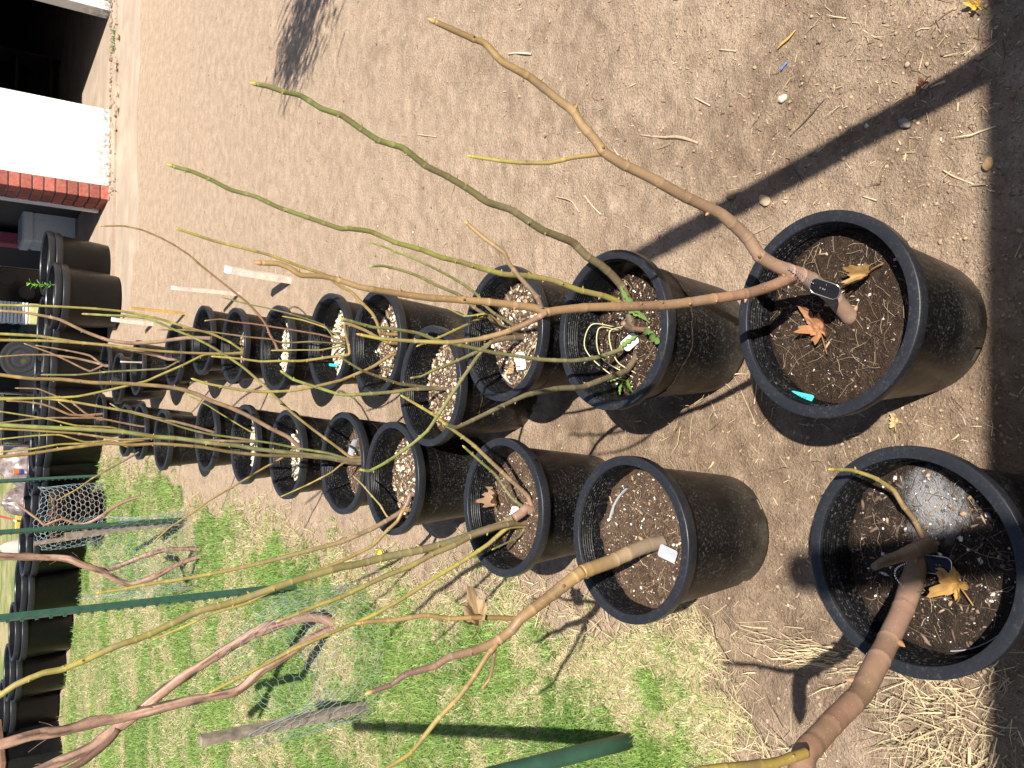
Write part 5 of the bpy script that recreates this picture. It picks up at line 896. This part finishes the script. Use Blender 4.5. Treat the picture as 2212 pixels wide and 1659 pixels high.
def chain(lab, pts, root):
    C = catmull(np.array(pts, float), .0005); L = np.r_[0, np.cumsum(np.linalg.norm(np.diff(C, axis=0), axis=1))]; s = np.arange(0, L[-1], .0046); P = np.stack([np.interp(s, L, C[:, k]) for k in range(3)], 1)
    bm = bmesh.new(); bmesh.ops.create_icosphere(bm, subdivisions=1, radius=.0019); me = bpy.data.meshes.new('bead'); bm.to_mesh(me); bm.free(); me.materials.append(M['steel'])
    for q in P: data_obj('bead', me, root, tuple(q))
def dogtag(lab, loc, xdir, ndir, marks, chainpts):
    root = thing('dog_tag', lab, 'tag', loc, 0, 'dog tags on fig trunks'); e = orient(xdir, ndir)
    v, f_ = plate(.052, .030, .0012, .011); a = mesh_np('plate', v, f_, M['tag_black'], root, False); a.rotation_euler = e
    v, f_ = plate(.052, .030, .002, .011); n = len(v) // 2; P = v[:n]; cc = np.vstack([P, P[:1]]); cc[:, 2] = .0008; vv, ff = sweep(cc, np.full(len(cc), .0011), 6, False); b = mesh_np('edge_rim', vv, ff, M['steel'], root); b.rotation_euler = e
    for s, q in marks: text_child(s, .0045, (q[0], q[1], .0014), a, M['mark'], R(0))
    chain(lab, [np.array(q) - np.array(loc) for q in chainpts], root); return root
ax = (-.02, -.025, -.075)
dogtag('black dog tag on a bead chain hung from the two-armed fig trunk', (.192, .9345, .4185), (-.028, -.03, -.06), (.35, -.8, .62), [('F  R F', (-.004, -.002)), ('1', (0, .008))], [(.2005, .9425, .441), (.2090, .9480, .462), (.2190, .9560, .4750), (.224, .972, .476), (.221, .990, .471), (.205, .9965, .463), (.2, .98, .455)])
dogtag('dark mirror dog tag lying on frosty soil below the thick fig stem', (-.279, .785, .284), (.05, -.95, .0), (.05, -.12, 1), [('Y  O', (.004, 0))], [(-.277, .806, .287), (-.282, .825, .305), (-.290, .829, .330), (-.302, .825, .340), (-.318, .803, .342), (-.322, .785, .330)])
def card(name, lab, loc, xdir, ndir, w, h, rr, mt, group='plant tags'):
    v, f_ = plate(w, h, .0012, rr); root = thing(name, lab, 'tag', loc, 0, group); a = mesh_np('plate', v, f_, M[mt], root, False); a.rotation_euler = orient(xdir, ndir); return root, a
r_, a = card('plant_tag', 'teal plant tag with pencil writing against the inner pot wall', (.000, 1.055, .3065), (.22, .93, .22), (.62, -.22, .78), .050, .017, .005, 'teal'); text_child('fosi ny', .010, (0, .0005, .0014), a, M['ink'], R(180))
card('plant_tag', 'oblong white tag lying on perlite soil of the many-twigged fig', (.068, 2.035, .2745), (-.93, -.10, .0), (-.1, -.35, .93), .052, .034, .011, 'white_plastic')
card('plant_tag', 'grey-white tag stuck in soil among the dandelion weeds', (.118, 1.600, .256), (-.5, .3, .4), (.1, -.75, .65), .045, .030, .008, 'white_plastic')
card('plant_tag', 'frosted tag wired to the foot of the grey fig trunk', (-.372, 1.402, .296), (-.2, -.7, -.15), (0, -.3, 1), .046, .030, .006, 'clear_plastic')
card('plant_tag', 'pale tag stuck in soil among the many fig stems by the lawn', (-.37, 2.03, .276), (-.9, .0, .2), (.1, -.6, .8), .034, .022, .006, 'white_plastic')
card('plant_tag', 'pale blue tag against the inner wall of the fifth pot beside bare dirt', (.045, 3.345, .272), (0, .3, .9), (.5, -.8, .1), .036, .014, .005, 'teal')
# curved white label half buried in the grey-trunked pot, and one in the frosty pot
def arcstrip(lab, c, r, z, a0, a1, w, mt):
    t = np.linspace(R(a0), R(a1), 20); P = np.stack([c[0] + r * np.cos(t), c[1] + r * np.sin(t)], 1); V = np.vstack([np.c_[P, np.full(20, z)], np.c_[P * 1.0, np.full(20, z + w)], ])
    n = 20; V2 = V.copy(); V2[:, :2] += (P - np.array(c))[np.r_[0:n, 0:n]] * (.0016 / r); A = np.vstack([V, V2])
    F = [(k, k + 1, n + k + 1, n + k) for k in range(n - 1)] + [(2 * n + k, 3 * n + k, 3 * n + k + 1, 2 * n + k + 1) for k in range(n - 1)] + [(n + k, n + k + 1, 3 * n + k + 1, 3 * n + k) for k in range(n - 1)]
    o = mesh_np('label_strip', A, F, M[mt], None, True); return tag(o, lab, 'label', 'curved label strips in pots')
arcstrip('curved white label strip in soil of the grey-trunked fig pot', POTS['O'], .128, .275, 32, 78, .010, 'clear_plastic')
arcstrip('curved clear label strip in the white-tagged pot', POTS['C'], .150, .258, 135, 165, .010, 'clear_plastic')
arcstrip('curved clear label strip in the frosty-soiled pot', POTS['N'], .157, .262, 195, 228, .010, 'clear_plastic')
arcstrip('curved clear label strip in the fifth pot beside the lawn', POTS['R'], .10, .245, 30, 90, .025, 'clear_plastic')
# weeds
def dleaf(parent, b, d, L, w, colr, seed, arch=.35):
    n = 16; t = np.linspace(0, 1, n); d = nrm(np.array(d, float)); s = nrm(np.cross(d, (0, 0, 1))); c = np.array(b)[None] + np.outer(t * L, d); c[:, 2] += arch * L * np.sin(t * 2.4) * .6
    hw = w * (np.sin(np.pi * np.clip(t, .03, .98)) ** .6) * (1 - .55 * ((np.arange(n) % 3) == 1)); V = np.vstack([c - s * hw[:, None], c + (0, 0, -.002), c + s * hw[:, None]])
    F = [(k, k + 1, n + k + 1, n + k) for k in range(n - 1)] + [(n + k, n + k + 1, 2 * n + k + 1, 2 * n + k) for k in range(n - 1)]
    mesh_np('leaf', V, F, M['weed'], parent, True, np.tile(np.array(colr), (3 * n, 1)) * np.r_[np.full(n, 1), np.full(n, 1.3), np.full(n, 1)][:, None])
wd = thing('dandelion', 'green dandelion weed growing beside the olive fig stems', 'weed', (.165, 1.56, .24))
for b, d, L, w in (((0, -.01, 0), (.8, .45, .35), .11, .011), ((.01, 0, 0), (.5, .75, .3), .07, .008), ((-.02, -.02, .01), (-.35, -.85, .25), .10, .011), ((-.02, .0, .01), (-.1, -.9, .3), .07, .009), ((-.03, .02, .01), (-.6, .6, .3), .06, .008)): dleaf(wd, b, d, L, w, (.16, .26, .07), 1)
wd = thing('dandelion', 'leafy green weed hanging by the pot wall below grass loops', 'weed', (.03, 1.63, .24))
for b, d, L, w in (((0, 0, 0), (-.7, -.2, .3), .05, .007), ((0, .01, 0), (-.2, .8, .3), .045, .007), ((0, -.01, 0), (-.6, -.7, .2), .06, .009)): dleaf(wd, b, d, L, w, (.17, .30, .06), 2)
gs = thing('grass_stems', 'pale bent grass stems looping across the dandelion pot', 'grass stems', (.10, 1.70, .24))
for P in ([(.06, -.02, 0), (.06, .0, .06), (.0, .02, .06), (-.07, -.06, .03), (-.08, -.08, .0)], [(.05, -.04, 0), (.05, -.03, .06), (-.02, -.03, .05), (-.07, -.10, .0)], [(.06, -.06, 0), (.04, -.06, .05), (-.03, -.08, .04), (-.06, -.11, .0)]):
    tube_child('stem', [(*q, .0016) for q in P], M['straw'], gs, 5, .008, (.62, .60, .34))
gs = thing('grass_stems', 'dry straw stems lying across the white-tagged perlite pot', 'grass stems', (.10, 2.0, .262))
for P in ([(.02, -.06, .03), (-.03, -.03, .016), (-.10, .02, .02)], [(.03, -.07, .035), (.0, -.02, .02), (-.02, .0, .016)]): tube_child('stem', [(*q, .0018) for q in P], M['straw'], gs, 5, .008, (.62, .52, .30))
wd = thing('sprig', 'bright green sprig growing from the tub nearest the stakes', 'weed', (.72, 9.05, .10)); tube_child('stem', [(0, 0, 0, .006), (.02, 0, .3, .005), (.0, .02, .62, .004)], M['weed'], wd, 6, .05, (.2, .45, .06))
for k in range(16): dleaf(wd, (.01 * math.sin(k), .01, .45 + .013 * k), (math.cos(k * 2.4), math.sin(k * 2.4), .4), .05, .012, (.22, .5, .07), k)
dd = thing('dandelion_flower', 'yellow dandelion flower on the lawn under leaning fig stems', 'flower', (-.735, 3.27, 0)); tube_child('stem', [(0, 0, 0, .002), (0, 0, .05, .002)], M['weed'], dd, 5, .01, (.15, .25, .05)); v, f_ = lathe([(0, .05), (.014, .053), (.018, .06), (.010, .066), (0, .068)], 18); mesh_np('head', v, f_, plain('dandelion_yellow', (.75, .55, .02), .6), dd)
# stones and stalks on the open dirt
def stone(lab, x, y_, s, colr, seed, flat=.6):
    bm = bmesh.new(); bmesh.ops.create_icosphere(bm, subdivisions=3, radius=1)
    for v in bm.verts: c = v.co; k = 1 + .22 * float(vnoise(c.x * 1.6 + seed, c.y * 1.6 + c.z, seed)) + .08 * float(vnoise(c.x * 4, c.y * 4 + c.z * 3, seed + 2)); v.co = (c.x * k * s, c.y * k * s * .75, c.z * k * s * flat)
    o = bm_obj('stone', bm, plain('stone_%d' % seed, colr, .9, 0, .2, 60, .2, .5), None, True); o.location = (x, y_, float(gh(x, y_)) + s * flat * .4); o.rotation_euler.z = seed; tag(o, lab, 'stone', 'stones on the dirt')
stone('largest pale knobbly stone on dirt by the pole shadow', .482, 1.405, .019, (.50, .38, .26), 1); stone('pale flat stone beside the blue scrap', .725, 1.362, .012, (.55, .50, .42), 2)
stone('orange-tan stone lying near the eave shadow', .476, .861, .013, (.52, .33, .16), 3); stone('grey stone half in the pole shadow', .60, 1.05, .014, (.26, .23, .20), 4); stone('brown clod pair stone inside the pole shadow', .515, 1.51, .018, (.27, .185, .12), 5); stone('small white stone by the first fig pot', .38, 1.17, .010, (.52, .40, .2), 6)
def stick(name, lab, P, mt, col, sides=6, cat='stalk'):
    P = np.array(P, float); P[:, 3] *= .62; P[:, 2] *= .7; C = catmull(np.c_[P[:, 0], P[:, 1], gh(P[:, 0], P[:, 1]) + P[:, 2], P[:, 3]], .006); v, f_ = sweep(C[:, :3], C[:, 3], sides); o = mesh_np(name, v, clean_tris(f_), M[mt], None, True, np.tile(np.array(col), (len(v), 1)) * RNG.uniform(.85, 1.1, (len(v), 1))); return tag(o, lab, cat)
ST = (.58, .47, .32)
stick('straw_stalk', 'long pale straw stalk lying between pole and eave shadows', [(.48, .955, .006, .003), (.462, .93, .005, .003), (.44, .89, .005, .0025)], 'straw', ST)
stick('straw_stalk', 'short straw stalk on dirt just past the first pot', [(.455, 1.14, .006, .003), (.44, 1.105, .005, .003)], 'straw', ST)
stick('straw_stalk', 'pale slanting straw stalk on open dirt above the pole shadow', [(.80, 1.655, .006, .0035), (.765, 1.60, .006, .0035)], 'straw', ST)
stick('straw_stalk', 'straw stalk standing up on open dirt', [(.905, 1.57, .006, .003), (.885, 1.515, .006, .0035)], 'straw', ST)
stick('straw_stalk', 'frayed upright white stalk by the tip of the leaning fig arm', [(1.175, 2.56, .012, .003), (1.16, 2.50, .008, .005), (1.135, 2.42, .006, .006)], 'straw', (.7, .62, .48))
stick('root', 'pale forked root lying on open dirt', [(.74, 1.86, .004, .003), (.715, 1.77, .006, .006), (.70, 1.70, .006, .008), (.67, 1.63, .004, .006)], 'straw', (.5, .37, .25), 7, 'root')
stick('straw_stalk', 'curved straw stalk under the forked fig arm', [(.62, 2.25, .006, .003), (.59, 2.16, .01, .003), (.55, 2.12, .006, .003)], 'straw', ST)
stick('straw_stalk', 'thick straw stalk in front of the third pot', [(.60, 2.10, .006, .004), (.56, 2.06, .006, .004), (.53, 2.02, .006, .004)], 'straw', ST)
stick('seed_pod', 'curled orange pod lying on open dirt', [(.885, 1.335, .006, .002), (.87, 1.35, .009, .0045), (.858, 1.372, .009, .0045), (.85, 1.385, .006, .002)], 'straw', (.65, .38, .10), 7, 'pod')
stick('plastic_scrap', 'small blue plastic scrap on open dirt', [(.812, 1.355, .007, .004), (.797, 1.372, .007, .004)], 'straw', (.12, .25, .6), 6, 'scrap')
stick('straw_stalk', 'long pale straw lying by the sapling stakes', [(1.02, 3.2, .006, .004), (.98, 3.05, .006, .004)], 'straw', ST)
stick('root', 'dark twig half buried in open dirt', [(.70, 1.25, .004, .002), (.66, 1.30, .006, .003), (.63, 1.34, .004, .002)], 'straw', (.12, .08, .06), 6, 'twig')

scene.render.engine = 'CYCLES'
